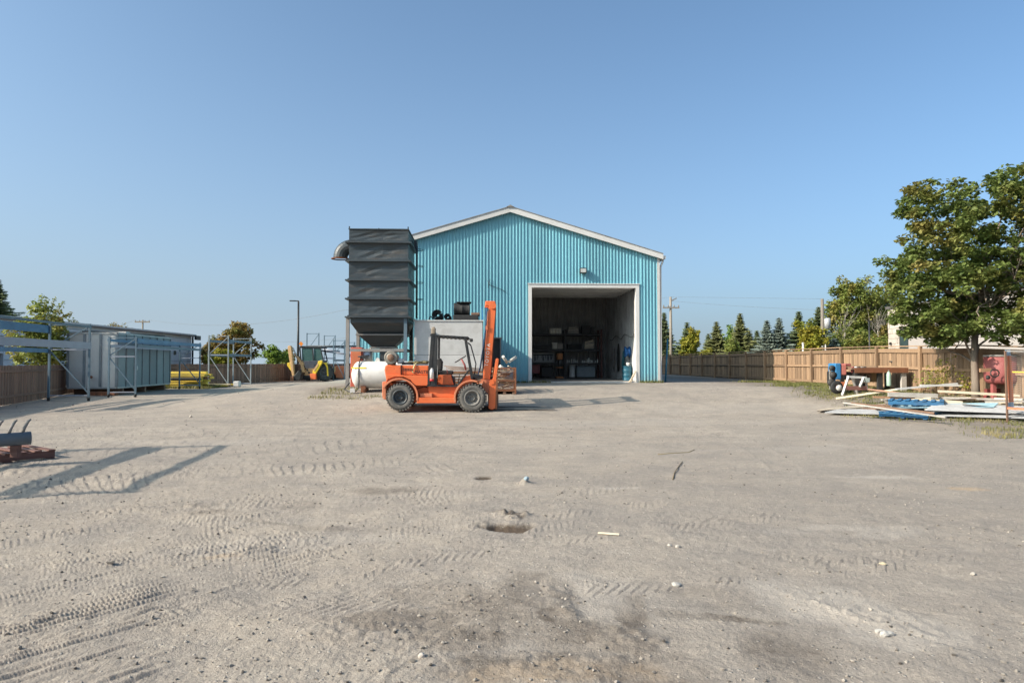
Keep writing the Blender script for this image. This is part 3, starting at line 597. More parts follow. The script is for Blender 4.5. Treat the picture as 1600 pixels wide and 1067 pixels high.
for a, b_ in (((0, 0), (.25, .55)), ((.05, 0), (.3, .5)), ((-.05, 0), (.2, .35))): q.bar((dx1-.5+a[0], FYB-.2, zFl-.05+a[1]*.2), (dx1-.42+b_[0]*.8, FYB-.08, zFl-.05+b_[1]), .04, .02)
tag(q.build('leaning_slats', PALEW), 'bundle of pale wood slats leaning on the right door jamb', 'slats')

# ---------------------------------------------------------------- dust collector
TY = 26.0; TD = 2.35; tx0, tx1 = PX(543, TY), PX(638, TY)
def TZ(py): return PZ(py, TY, 590)
tw = thing('dust_collector', 'tall charcoal steel dust collector on legs with hopper and side elbow', 'dust collector', ((tx0+tx1)/2, TY+TD/2, .6))
lev = [359, 379, 408, 438, 467, 495.5]
rr = random.Random(3)
for i in range(5):
    za, zb = TZ(lev[i+1]), TZ(lev[i]); q = MB(); n = 7
    # slightly dished sheet panels
    def ring(z, inset): return [(tx0+inset, TY+inset), (tx1-inset, TY+inset), (tx1-inset, TY+TD-inset), (tx0+inset, TY+TD-inset)]
    for k in range(4):
        A = Vector((*ring(0, .02)[k], 0)); B = Vector((*ring(0, .02)[(k+1) % 4], 0)); nrm = Vector(((B-A).y, -(B-A).x, 0)).normalized(); vs = []
        for r_ in range(6):
            for c_ in range(n+1):
                u, v = c_/n, r_/5; pz = za+.03+(zb-za-.06)*v; bulge = .045*math.sin(math.pi*v)*math.sin(math.pi*u)*rr.uniform(.3, 1.5)*(1 if k != 1 else .7)
                p_ = A.lerp(B, u)-nrm*bulge; vs.append((p_.x, p_.y, pz))
        q.add(vs, [(r_*(n+1)+c_, r_*(n+1)+c_+1, (r_+1)*(n+1)+c_+1, (r_+1)*(n+1)+c_) for r_ in range(5) for c_ in range(n)], False)
    q.build('housing_section', BLKSTEEL, tw)
    if i < 5:
        f = MB(); fl = .10; z = za
        f.bb(tx0-fl, tx1+fl, TY-fl, TY+.03, z-.025, z+.025); f.bb(tx0-fl, tx1+fl, TY+TD-.03, TY+TD+fl, z-.025, z+.025)
        f.bb(tx0-fl, tx0+.03, TY+.031, TY+TD-.031, z-.025, z+.025); f.bb(tx1-.03, tx1+fl, TY+.031, TY+TD-.031, z-.025, z+.025)
        f.bb(tx0-.02, tx1+.02, TY-.02, TY+.05, z+.026, z+.07); f.bb(tx1-.05, tx1+.02, TY+.051, TY+TD, z+.026, z+.07)
        f.build('flange', BLKSTEEL, tw)
q = MB(); q.bb(tx0, tx1, TY, TY+TD, TZ(359), TZ(359)+.04); q.bb(tx0+.5, tx1-.2, TY+.3, TY+TD-.3, TZ(359)+.041, TZ(359)+.1); q.build('top_lid', BLKSTEEL, tw)
for xx in (tx0+.03, tx1-.03, (tx0+tx1)/2): MB().bb(xx-.02, xx+.02, TY, TY+.05, TZ(359)+.041, TZ(359)+(.12 if xx != (tx0+tx1)/2 else .06)).build('lifting_lug', BLKSTEEL, tw)
# hopper
def frustum(x0, x1, y0, y1, z, X0, X1, Y0, Y1, Z):
    return MB().add([(x0, y0, z), (x1, y0, z), (x1, y1, z), (x0, y1, z), (X0, Y0, Z), (X1, Y0, Z), (X1, Y1, Z), (X0, Y1, Z)], [(0, 1, 5, 4), (1, 2, 6, 5), (2, 3, 7, 6), (3, 0, 4, 7), (4, 5, 6, 7), (3, 2, 1, 0)])
MB().bb(tx0+.08, tx1-.02, TY+.05, TY+TD-.05, TZ(504), TZ(496)-.026).build('hopper_collar', BLKSTEEL, tw)
a0, a1 = PX(557, TY), PX(629, TY); b0, b1 = PX(575, TY), PX(612, TY)
frustum(a0, a1, TY+.45, TY+TD-.45, TZ(521), tx0+.08, tx1-.02, TY+.05, TY+TD-.05, TZ(504)-.002).build('hopper', BLKSTEEL, tw)
frustum(b0, b1, TY+.8, TY+TD-.8, TZ(541), a0, a1, TY+.45, TY+TD-.45, TZ(521)-.06).build('lower_hopper', BLKSTEEL, tw)
MB().bb(a0-.1, a1+.1, TY+.35, TY+TD-.35, TZ(521)-.055, TZ(521)-.003).build('hopper_flange', GREYST, tw)
MB().bb(b0-.05, b1+.05, TY+.75, TY+TD-.75, TZ(541)-.05, TZ(541)-.003).build('hopper_flange', GREYST, tw)
MB().bb(PX(588, TY), PX(608, TY), TY+.9, TY+TD-.9, TZ(566), TZ(541)-.055).build('discharge_box', BLKSTEEL, tw)
for xx, yy, m_ in ((PX(541.5, TY)+.02, TY+.02, GREYST), (PX(633, TY), TY+.02, SLATE), (PX(541.5, TY)+.02, TY+TD-.12, GREYST), (PX(633, TY), TY+TD-.12, BLKSTEEL)):
    q = MB(); zt = TZ(496)-.03; q.bb(xx-.06, xx+.06, yy, yy+.02, .55, zt); q.bb(xx-.06, xx+.06, yy+.1, yy+.12, .55, zt); q.bb(xx-.012, xx+.012, yy+.021, yy+.099, .55, zt); q.bb(xx-.12, xx+.12, yy-.04, yy+.16, .53, .549); q.build('leg', m_, tw)
zc = TZ(547); xl, xr_ = PX(541.5, TY)+.08, PX(633, TY)-.06
MB().bb(xl, xr_, TY+.03, TY+.1, zc-.05, zc+.05).build('cross_beam', GREYST, tw); MB().bb(xl, xr_, TY+TD-.1, TY+TD-.03, zc-.05, zc+.05).build('cross_beam', GREYST, tw)
MB().bb(PX(633, TY)-.03, PX(633, TY)+.03, TY+.15, TY+TD-.13, zc-.05, zc+.05).build('cross_beam', BLKSTEEL, tw)
MB().bar((PX(633, TY)+.07, TY+.15, .8), (PX(633, TY)+.07, TY+TD-.1, 3.0), .03, .06).build('brace', BLKSTEEL, tw)
MB().bar((PX(633, TY)+.07, TY+.15, 3.0), (PX(633, TY)+.07, TY+TD-.1, 1.6), .03, .06).build('brace', BLKSTEEL, tw)
# elbow duct: comes out of the left face, curves down
q = MB(); n = 16; rings = []; cxx = tx0-.02; czz = TZ(398); Rm = .43; rd = .27; vs = []
for i in range(9):
    a = R(90+i*90/8); c0 = Vector((cxx+Rm*math.cos(a), TY+TD*.35, czz+Rm*math.sin(a)+.0)); ax = Vector((math.cos(a), 0, math.sin(a)))
    for k in range(n): tt_ = 2*math.pi*k/n; vs.append(c0+ax*(rd*math.cos(tt_))+Vector((0, rd*math.sin(tt_), 0)))
q.add(vs, [(j*n+k, j*n+(k+1) % n, (j+1)*n+(k+1) % n, (j+1)*n+k) for j in range(8) for k in range(n)], False); q.build('elbow_duct', BLKSTEEL, tw)
MB().lathe([(rd-.02, -.03), (rd+.08, -.03), (rd+.08, .0), (rd-.02, .0)], (cxx-Rm, TY+TD*.35, czz-.03), n=18).build('duct_flange', RUST, tw)
# ladder on the right face
lx = tx1+.16; q = MB()
for yy in (TY+1.35, TY+1.75): MB().tube((lx, yy, 3.25), (lx, yy, TZ(372)), .022, 8).build('ladder_rail', BLKSTEEL, tw)
for i in range(11): MB().tube((lx, TY+1.35, 3.35+i*.26), (lx, TY+1.75, 3.35+i*.26), .014, 6).build('ladder_rung', BLKSTEEL, tw)
for i in range(4): q.path([(lx, TY+1.3, 4+i*.65), (lx+.2, TY+1.35, 4+i*.65), (lx+.25, TY+1.55, 4+i*.65), (lx+.2, TY+1.75, 4+i*.65), (lx, TY+1.8, 4+i*.65)], .012, 5)
q.build('ladder_guard', BLKSTEEL, tw)
MB().bb(tx1+.02, tx1+.14, TY+TD-.55, TY+TD-.1, TZ(378), TZ(362)).build('vent_box', BLKSTEEL, tw)
# blower under the hopper
t_ = thing('silver_blower', 'round silver blower housing beneath the dust collector hopper', 'blower', (PX(573, 27), 27, .6))
q = MB(); q.lathe([(0, -.2), (.27, -.2), (.30, -.1), (.30, .1), (.27, .2), (0, .2)], (PX(573, 27), 27, PZ(557, 27, 573)), 'x', 22); q.build('fan_housing', ALU, t_); MB().tube((PX(573, 27), 27, .55), (PX(573, 27), 27, 1.5), .06).build('pedestal', GREYST, t_)
MB().tube((PX(580, 27), 26.9, 1.4), (PX(580, 27), 26.9, 2.1), .04).build('riser_pipe', WHITE, t_)
t_ = thing('red_control_box', 'faded red metal box standing behind the white tank', 'box', (PX(556, 26.7), 26.7, .6)); xa, xb = PX(548, 26.6), PX(566, 26.6)
MB().bb(xa, xb, 26.55, 27.0, .6, PZ(543, 26.6)).build('case', mat('faded_red_box', (.50, .10, .06), .6), t_, bevel=.02); MB().bb(xa+.04, xb-.04, 26.52, 26.548, 1.0, PZ(546, 26.6)).build('door', ORANGE2, t_)

# ---------------------------------------------------------------- white horizontal tank
KY = 24.6; kr = .47; kx0 = PX(550, KY); kz = PZ(585.5, KY, 580); kx1 = kx0+2.35
tk = thing('white_tank', 'white horizontal pressure tank lying in front of the dust collector', 'tank', ((kx0+kx1)/2, KY, gz(kx0+1, KY)))
prof = [(0, 0), (.15, .01), (.28, .05), (.40, .12), (.455, .19), (kr, .27)]; L = kx1-kx0
MB().lathe(prof+[(r, L-h_) for r, h_ in prof[::-1]], (kx0, KY, kz), 'x', 40).build('shell', TANKW, tk)
for xx in (kx0+.45, kx1-.45): MB().bb(xx-.08, xx+.08, KY-.35, KY+.35, gz(xx, KY)-.03, kz-kr+.09).build('saddle', RUST, tk)
q = MB(); q.prism([(kx0+.80, kz+kr-.02), (kx0+.98, kz+kr-.02), (kx0+.95, kz+kr+.1), (kx0+.89, kz+kr+.13), (kx0+.83, kz+kr+.1)], KY-.015, KY+.015); q.build('lifting_lug', TANKW, tk)
MB().tube((kx0+.45, KY, kz+kr-.03), (kx0+.45, KY, kz+kr+.09), .05, 12).build('valve_stem', GREYST, tk); q = MB(); q.box((kx0+.42, KY, kz+kr+.14), (.28, .1, .1)); q.tube((kx0+.2, KY, kz+kr+.16), (kx0+.6, KY, kz+kr+.2), .025); q.build('valve', BLK, tk)
q = MB(); q.path([(kx0+.32, KY-.05, kz+kr+.12), (kx0+.30, KY-.33, kz+kr-.08), (kx0+.31, KY-.49, kz+.1), (kx0+.33, KY-.49, kz-.2), (kx0+.31, KY-.42, kz-.45), (kx0+.25, KY-.45, gz(kx0, KY)+.05), (kx0+.0, KY-.5, gz(kx0, KY)+.02), (kx0-.2, KY-.3, gz(kx0, KY)+.1), (kx0-.1, KY+.1, gz(kx0, KY)+.3)], .02, 8)
q.build('hose', BLK, tk)
MB().box((kx0+.3, KY-.03-kr*.82, kz+kr*.52), (.5, .006, .05), (R(-32), 0, 0)).build('warning_strip', YELLOW, tk)
MB().box((kx0+.12, KY-.5, gz(kx0, KY)+.06), (.16, .14, .14)).build('regulator', WHITE, tk)

# ---------------------------------------------------------------- white cabinet bin with black rolls
BY = 26.3; bx0, bx1 = PX(647, BY), PX(754, BY); bz1 = PZ(500, BY, 700)
wb = thing('white_steel_bin', 'large off white steel bin standing against the blue facade', 'bin', ((bx0+bx1)/2, BY+1.2, .6))
zm = PZ(555, BY, 700)
MB().bb(bx0, bx1, BY, BY+4.85, .58, zm-.004).build('lower_body', OFFW, wb, bevel=.01); MB().bb(bx0, bx1, BY+.004, BY+4.85, zm+.004, bz1-.05).build('upper_body', OFFW, wb, bevel=.01)
MB().bb(bx0-.03, bx1+.03, BY-.03, BY+4.88, bz1-.046, bz1).build('rim', OFFW, wb)
zt = bz1+.002
def roll(name, label, px, r, L, Y=BY+.35, dz=0):
    x = PX(px, Y); q = MB(); t_ = thing(name, label, 'roll', (x, Y, zt)); z = zt+r+dz; vs = []
    pts = []
    for i in range(60): a = i*.42; rr_ = r*(.32+.68*i/59); pts.append((x+rr_*math.cos(a), z+rr_*math.sin(a)*.92))
    n = len(pts); v = [(a, Y, b) for a, b in pts]+[(a, Y+L, b) for a, b in pts]; w_ = r*.075
    v2 = [(x+(a-x)*(1-w_/max(.05, math.hypot(a-x, b-z))), Y, z+(b-z)*(1-w_/max(.05, math.hypot(a-x, b-z)))) for a, b in pts]; v2 += [(a, Y+L, b) for a, _, b in v2]
    q.add(v+v2, [(i, i+1, n+i+1, n+i) for i in range(n-1)]+[(2*n+i, 3*n+i, 3*n+i+1, 2*n+i+1) for i in range(n-1)]+[(i, 2*n+i, 2*n+i+1, i+1) for i in range(n-1)]+[(n+i, n+i+1, 3*n+i+1, 3*n+i) for i in range(n-1)], False)
    q.build('sheet', DRUB, t_)
roll('rubber_roll', 'larger coiled black rubber roll on top of the white bin', 683, .23, .9, BY+.35); roll('rubber_roll', 'smaller coiled black rubber roll beside the larger one on the bin', 699, .15, .8)
q = MB(); q.path([(PX(670+i*.6, BY+.3), BY+.3, zt+.03+.12*math.sin(min(1, i/9)*math.pi*.9)) for i in range(22)], .022, 6); tag(q.build('rubber_strap', DRUB), 'loose black rubber strap lying against the coiled roll', 'strap')
x0_, x1_ = PX(709, BY+.4), PX(734, BY+.4)
MB_ = MB(); MB_.bb(x0_-.02, x1_+.33, BY+.1, BY+1.2, zt, zt+.2)
tag(MB_.build('rubber_mat_stack', DRUB, bevel=.03), 'low stack of black rubber mats on the right end of the bin', 'mats')
t_ = thing('black_drum', 'dented black drum lying on its side on the rubber mats', 'drum', ((x0_+x1_)/2, BY+.6, zt+.2)); z = zt+.205+.24
MB().lathe([(0, 0), (.22, 0), (.24, .02), (.235, .05), (.235, .3), (.25, .32), (.235, .34), (.23, .58), (.245, .6), (.24, x1_-x0_-.02), (.22, x1_-x0_), (0, x1_-x0_)], (x0_, BY+.45, z), 'x', 18).build('shell', DRUB, t_)
MB().bb(x0_+.1, x1_+.05, BY+.2, BY+.9, z+.235, z+.262).build('cover_flap', DRUB, t_)
tag(MB().bb(x1_+.05, x1_+.38, BY+.25, BY+.9, zt+.203, zt+.3).build('brown_slab', BROWNRUST, bevel=.02), 'thin brown slab lying right of the black drum', 'slab')
q = MB(); q.prism([(PX(753, BY), zt), (PX(755.5, BY), zt), (PX(753.5, BY), zt+.5), (PX(752, BY), zt+.5)], BY+.1, BY+.16); tag(q.build('blue_bracket', BLUEP), 'small blue bracket standing at the right edge of the bin', 'bracket')
# dark open cabinet
CY = 29.9; cx0, cx1 = PX(757, CY), PX(783, CY); cz = PZ(527, CY)
t_ = thing('open_cabinet', 'open dark cabinet with grey frame behind the forklift mast', 'cabinet', ((cx0+cx1)/2, CY, .6))
for a, b_ in ((cx0, cx0+.05), (cx1-.05, cx1)): MB().bb(a, b_, CY, CY+.7, .58, cz-.06).build('side_panel', GREYST, t_)
MB().bb(cx0-.02, cx1+.04, CY-.03, CY+.72, cz-.057, cz).build('top', GREYST, t_); MB().bb(cx0+.051, cx1-.051, CY+.6, CY+.65, .58, cz-.06).build('back_panel', DK, t_)
for k in range(3): MB().bb(cx0+.051, cx1-.051, CY+.12, CY+.59, .9+k*.5, .93+k*.5).build('shelf', DK, t_)
MB().bb(cx0+.051, cx1-.051, CY+.1, CY+.115, 1.45, cz-.06).build('dark_sheet', DK, t_)

# ---------------------------------------------------------------- wire baskets with scrap wood
def basket(label, x0, x1, y0, y1, zb, zt_, wl, seed):
    t_ = thing('wire_basket', label, 'basket', ((x0+x1)/2, (y0+y1)/2, zb), 0, 'rusty wire baskets behind the forklift'); rr = random.Random(seed)
    for xx in (x0, x1):
        for yy in (y0, y1): MB().bb(xx-.025, xx+.025, yy-.025, yy+.025, zb, zt_).build('corner_post', RUST, t_)
    for z in (zb+.12, (zb+zt_)/2, zt_-.03):
        q = MB(); q.bb(x0+.025, x1-.025, y0-.02, y0+.02, z-.02, z+.02); q.bb(x0+.025, x1-.025, y1-.02, y1+.02, z-.02, z+.02); q.bb(x0-.02, x0+.02, y0+.026, y1-.026, z-.02, z+.02); q.bb(x1-.02, x1+.02, y0+.026, y1-.026, z-.02, z+.02); q.build('frame_rail', RUST, t_)
    q = MB()
    n = int((x1-x0)/.045)
    for i in range(1, n): x = x0+(x1-x0)*i/n; q.bb(x-.004, x+.004, y0-.004, y0+.004, zb+.14, zt_-.05)
    for i in range(1, int((zt_-zb)/.05)): z = zb+.12+i*.05; q.bb(x0+.03, x1-.03, y0-.009, y0-.0045, z-.003, z+.003) if z < zt_-.06 else None
    for i in range(1, int((y1-y0)/.05)): y = y0+(y1-y0)*i/int((y1-y0)/.05); q.bb(x1-.004, x1+.004, y-.004, y+.004, zb+.14, zt_-.05)
    q.build('wire_mesh', RUST, t_)
    MB().bb(x0+.026, x1-.026, y0+.026, y1-.026, zb+.08, zb+.11).build('deck', RUST, t_)
    q = MB()
    for xx in (x0+.06, (x0+x1)/2, x1-.06): q.bb(xx-.05, xx+.05, y0+.01, y1-.01, zb, zb+.079)
    q.build('skid', BROWNRUST, t_)
    return t_
bzb = gz(.9, 24)
basket('rusty wire basket heaped with wood scraps right of the forklift', PX(771, 24), PX(805.5, 24), 24.0, 25.0, bzb, PZ(574, 24), 0, 1)
basket('rusty wire basket holding timber seen through the forklift cab', PX(697, 24), PX(757, 24), 24.05, 25.0, gz(-.5, 24), PZ(580, 24), 0, 2)
rr = random.Random(9)
for i in range(26):
    x = rr.uniform(PX(776, 24.3), PX(799, 24.3)); y = rr.uniform(24.2, 24.8); z = bzb+.2+.028*i; a = rr.uniform(-1, 1); l = rr.uniform(.15, .33)
    d = Vector((math.cos(a)*l, rr.uniform(-.1, .2), rr.uniform(-.08, .12)))
    tag(MB().bar(Vector((x, y, z))-d, Vector((x, y, z))+d, rr.uniform(.06, .12), rr.uniform(.025, .06)).build('wood_scrap', rr.choice([PALEW, PALEW, GREYW, BROWNRUST])), 'short wood scrap heaped in the wire basket right of the forklift', 'wood scrap', 'wood scraps in the wire basket')
for (a, b_, l) in ((P(786, 557, 24.2), P(792, 566, 24.5), 'white tube end sticking up left in the scrap basket'), (P(796, 565, 24.3), P(806, 558, 24.6), 'pale tube sticking out right from the scrap basket'), (P(781, 572, 24.1), P(791, 578, 24.3), 'whitish tube lying low among the wood scraps')):
    tag(MB().tube(a, b_, .05, 12).build('scrap_tube', mat('cream_card', (.66, .6, .5), .8)), l, 'tube')
for i in range(30):
    z = gz(-.5, 24)+.16+(i//5)*.105; y = 24.15+(i % 5)*.16; x0_ = PX(699, 24)+rr.uniform(0, .15); x1_ = PX(755, 24)-rr.uniform(0, .15)
    tag(MB().bar((x0_, y, z+rr.uniform(0, .01)), (x1_, y+rr.uniform(-.03, .03), z+rr.uniform(0, .02)), .11, .05).build('timber', rr.choice([PALEW, PALEW, GREYW, wood('yellow_lumber', (.52, .38, .15), (.62, .48, .22), 'x')])), 'timber slat stacked in the basket seen through the forklift cab', 'timber', 'timber slats in the basket behind the cab')
for i in range(4): tag(MB().path([P(694+i*3, 572+i*2, 24.4), P(725, 574+i*1.5, 24.5), P(765, 577+i*2, 24.4)], .014, 6).build('steel_rod', BROWNRUST), 'thin rusty rod resting across the timber behind the forklift', 'rod', 'rods resting on the timber basket')

# ---------------------------------------------------------------- forklift
QY = 20.6; QW = 1.45
def q_(zx, zy, Y=QY): p = P(590+zx/5.615, 460+zy/5.615, QY); return (p.x, p.z)
def QP(zx, zy, y): a = q_(zx, zy); return Vector((a[0], y, a[1]))
fk = thing('forklift', 'orange forklift truck parked side on in the yard, mast to the right', 'forklift', (q_(480, 0)[0], QY+QW/2, .05))
def pr(pts, y0, y1, name, m, bevel=.012): return MB().prism([q_(*p) for p in pts], y0, y1).build(name, m, fk, bevel=bevel)
YN, YF = QY, QY+QW
def arc(cx, cy, r, a0, a1, n=12): return [(cx+r*math.cos(R(a0+(a1-a0)*i/n)), cy-r*math.sin(R(a0+(a1-a0)*i/n))) for i in range(n+1)]
# counterweight / hood
pr([(62, 700), (56, 660), (60, 632), (72, 618), (205, 622), (205, 702), (205, 760), (75, 770)], YN+.10, YF-.10, 'counterweight_top', ORANGE, .03)
pr([(207, 622), (445, 626), (440, 712), (207, 704)], YN+.14, YF-.14, 'engine_hood', ORANGE, .02)
pr([(66, 772), (330, 772), (345, 955), (75, 925), (42, 915), (38, 800), (40, 765)], YN+.34, YF-.34, 'counterweight', ORANGE, .03)
pr([(38, 765), (75, 768), (72, 925), (45, 918), (36, 880)], YN+.06, YF-.06, 'rear_bumper', ORANGE2, .02)
# body side between wheels
pr([(72, 706), (445, 714), (690, 812), (700, 870), (690, 955), (345, 952), (330, 860), (300, 790), (250, 745), (180, 735), (120, 748), (75, 770)], YN+.30, YF-.30, 'chassis', ORANGE, .015)
pr([(75, 704), (440, 713), (440, 800), (330, 800), (290, 752), (230, 724), (150, 722), (95, 740), (75, 768)], YN+.02, YN+.28, 'rear_side_panel', ORANGE, .01)
pr([(75, 704), (440, 713), (440, 800), (330, 800), (290, 752), (230, 724), (150, 722), (95, 740), (75, 768)], YF-.28, YF-.02, 'rear_side_panel', ORANGE, .01)
# fender flares
def fender(cx, cy, r, a0, a1, y0, y1, th=14):
    o_ = arc(cx, cy, r+th, a0, a1, 16); i_ = arc(cx, cy, r, a1, a0, 16); return o_+i_
for y0, y1 in ((YN-.03, YN+.30), (YF-.30, YF+.03)):
    pr(fender(190, 900, 152, 150, -12, 0, 0, 16), y0, y1, 'rear_fender', ORANGE2, .006)
    pr(fender(825, 905, 140, 195, 62, 0, 0, 16)[:17]+fender(825, 905, 140, 195, 62, 0, 0, 16)[17:], y0, y1, 'front_fender', ORANGE2, .006)
    pr([(868, 762), (925, 762), (925, 782), (872, 782)], y0, y1, 'front_mudguard', ORANGE2, .005)
# step and sill
pr([(348, 905), (690, 905), (690, 953), (345, 953)], YN-.02, YN+.30, 'step_side', ORANGE, .008)
pr([(348, 905), (690, 905), (690, 953), (345, 953)], YF-.30, YF+.02, 'step_side', ORANGE, .008)
pr([(370, 868), (478, 868), (478, 903), (370, 903)], YN+.05, YN+.29, 'tool_box', ORANGE2, .01)
pr([(440, 802), (700, 812), (690, 904), (480, 904), (445, 860)], YN+.14, YN+.29, 'side_plate', ORANGE, .01)
# front cowl
pr([(695, 812), (770, 720), (820, 712), (835, 750), (830, 800), (700, 880)], YN+.08, YF-.08, 'front_cowl', ORANGE, .01)
# seat base
pr([(525, 708), (640, 708), (665, 795), (520, 795)], YN+.25, YF-.25, 'seat_base', ORANGE, .015)
pr([(642, 715), (672, 735), (672, 795), (667, 795)], YN+.3, YF-.3, 'battery_cover', BLK, .01)
pr([(525, 665), (655, 672), (655, 704), (530, 704)], YN+.45, YF-.45, 'seat_cushion', DRUB, .03)
pr([(512, 570), (540, 555), (560, 590), (555, 668), (520, 668)], YN+.45, YF-.45, 'seat_backrest', DRUB, .03)
# floor frame and guard posts
for ys in ((YN+.02, YN+.10), (YF-.10, YF-.02)):
    pr([(430, 792), (690, 798), (690, 812), (428, 808)], *ys, 'cab_sill', BLK, .004)
    pr([(468, 362), (500, 358), (458, 800), (434, 800)], *ys, 'rear_post', BLK, .006)
    pr([(506, 360), (526, 362), (520, 800), (500, 800)], *ys, 'rear_post', BLK, .006)
    pr([(758, 388), (778, 386), (838, 740), (818, 745)], *ys, 'front_post', BLK, .006)
    pr([(690, 798), (792, 665), (806, 668), (700, 812)], *ys, 'cowl_edge', BLK, .004)
    pr([(460, 350), (795, 370), (795, 384), (460, 364)], *ys, 'roof_rail', BLK, .006)
pr([(500, 366), (506, 366), (500, 798), (462, 798)], YN+.03, YN+.05, 'rear_glazing', BLK, 0)
for i in range(9):
    zx = 475+i*38; MB().bb(q_(zx, 0)[0], q_(zx+16, 0)[0], YN+.10, YF-.10, q_(zx, 358+i*2.6)[1]-.04, q_(zx, 358+i*2.6)[1]).build('guard_bar', BLK, fk)
for yy in (YN+.16, YF-.16): MB().path([QP(790, 420, yy), QP(815, 440, yy), QP(862, 610, yy), QP(850, 700, yy)], .016, 8).build('grab_rail', BLK, fk)
MB().path([QP(785, 372, YN+.08), QP(812, 395, YN+.06), QP(826, 410, YN+.06)], .022, 8).build('work_light_arm', BLK, fk); MB().box(QP(822, 402, YN+.05), (.1, .1, .1)).build('work_light', BLK, fk, bevel=.02)
# beacon bundle on rear of roof
q = MB(); q.box(QP(485, 318, YN+.3), (.13, .13, .19)); q.box(QP(485, 290, YN+.3), (.09, .09, .07)); q.build('beacon', mat('dusty_beacon', (.28, .22, .16), .7), fk, bevel=.03)
MB().box(QP(487, 345, YN+.3), (.16, .16, .02)).build('beacon_bracket', BLK, fk)
# steering
MB().path([QP(770, 665, YN+.7), QP(760, 620, YN+.7), QP(730, 565, YN+.7)], .028, 8).build('steering_column', REDP, fk)
q = MB(); c0 = QP(722, 567, YN+.7); ax = (QP(780, 535, YN+.7)-QP(672, 600, YN+.7)).normalized(); pts = [c0+ax*.19*math.cos(t)+Vector((0, .19, 0))*math.sin(t) for t in np.linspace(0, 2*math.pi, 25)]
q.path(pts, .014, 6); q.bar(c0-ax*.18, c0+ax*.18, .03, .012); q.build('steering_wheel', BLK, fk)
MB().path([QP(700, 790, YN+.6), QP(715, 700, YN+.55)], .014, 6).build('control_lever', BLK, fk); MB().path([QP(608, 690, YN+.35), QP(603, 655, YN+.33)], .012, 6).build('control_lever', REDP, fk)
# gas cylinder, lying across the counterweight with its end to the side
gc = QP(113, 553, YN+.05)
MB().lathe([(0, .0), (.10, .0), (.12, .03), (.155, .03), (.19, .02), (.20, .05), (.20, .12), (.165, .13), (.165, .75), (.12, .84), (0, .86)], gc, 'y', 24).build('gas_cylinder', mat('dull_grey_cylinder', (.22, .20, .17), .55, .3, var=.3), fk)
MB().lathe([(0, .0), (.10, -.005), (.085, -.004), (.055, -.02), (0, -.03)], gc, 'y', 20).build('cylinder_cap', BROWNRUST, fk)
MB().bb(gc.x-.12, gc.x+.12, gc.y+.2, gc.y+.3, q_(0, 618)[1], gc.z-.15).build('cylinder_cradle', BLK, fk)
q = MB(); q.box(QP(190, 585, YN+.4), (.18, .3, .16)); q.build('air_cleaner', ALU, fk, bevel=.03); MB().box(QP(250, 605, YN+.4), (.3, .5, .08)).build('hood_vent', BLK, fk, bevel=.01)
# extinguisher
e = thing('fire_extinguisher', 'silver and red fire extinguisher strapped to the rear cab post', 'extinguisher', QP(477, 760, YN-.06)); ec = QP(477, 760, YN-.06)
MB().lathe([(0, 0), (.055, 0), (.06, .02), (.06, .065), (0, .065)], ec, n=14).build('base_band', mat('bright_red', (.55, .02, .03), .4), e); MB().lathe([(.0, .066), (.06, .066), (.06, .30), (.045, .34), (.02, .36), (.02, .38), (0, .38)], ec, n=14).build('cylinder', mat('silver', (.75, .72, .70), .3, .2, damt=.1), e)
MB().box(ec+Vector((.0, 0, .40)), (.09, .03, .03)).build('valve_head', BLK, e); MB().path([ec+Vector((.03, 0, .39)), ec+Vector((.075, -.01, .33)), ec+Vector((.07, -.01, .2))], .010, 6).build('hose', BLK, e)
for k in range(6): pr([(222+k*14, 648), (228+k*14, 648), (228+k*14, 672), (222+k*14, 672)], YN+.133, YN+.1395, 'hood_louvre', BLK, 0)
MB().path([QP(330, 880, YN+.28), QP(345, 830, YN+.27), QP(400, 812, YN+.27), QP(430, 815, YN+.28)], .012, 5).build('fuel_hose', BLK, fk)
MB().bb(q_(205, 0)[0], q_(205, 0)[0]+.012, YN+.085, YN+.0995, q_(0, 702)[1], q_(0, 624)[1]).build('hood_hinge', BLK, fk)
# straps heaped on hood
rr = random.Random(5); q = MB()
for i in range(12):
    a = [rr.uniform(260, 440) for _ in range(5)]; yy = YN+rr.uniform(.14, .6)
    q.path([QP(a[k], 608-rr.uniform(0, 22), yy+rr.uniform(-.1, .1)) for k in range(5)], .016, 5)
q.build('strap_heap', mat('olive_webbing', (.16, .13, .06), .9, var=.5), None)
o = bpy.data.objects['strap_heap']; o.name = 'ratchet_straps'; tag(o, 'heap of olive webbing straps lying on the forklift hood', 'straps')
q = MB(); q.path([QP(345, 600, YN+.2), QP(322, 618, YN+.11), QP(312, 650, YN+.10), QP(300, 682, YN+.11), QP(318, 690, YN+.10)], .022, 6); tag(q.build('ratchet_strap', mat('pale_webbing', (.42, .36, .18), .9)), 'yellowish strap hanging over the side of the forklift hood', 'strap')
M = Matrix.Translation(QP(392, 682, YN+.135)) @ Matrix.Rotation(R(90), 4, 'X'); text('hood_lettering', 'MASTER', .135, M, BLK, fk)
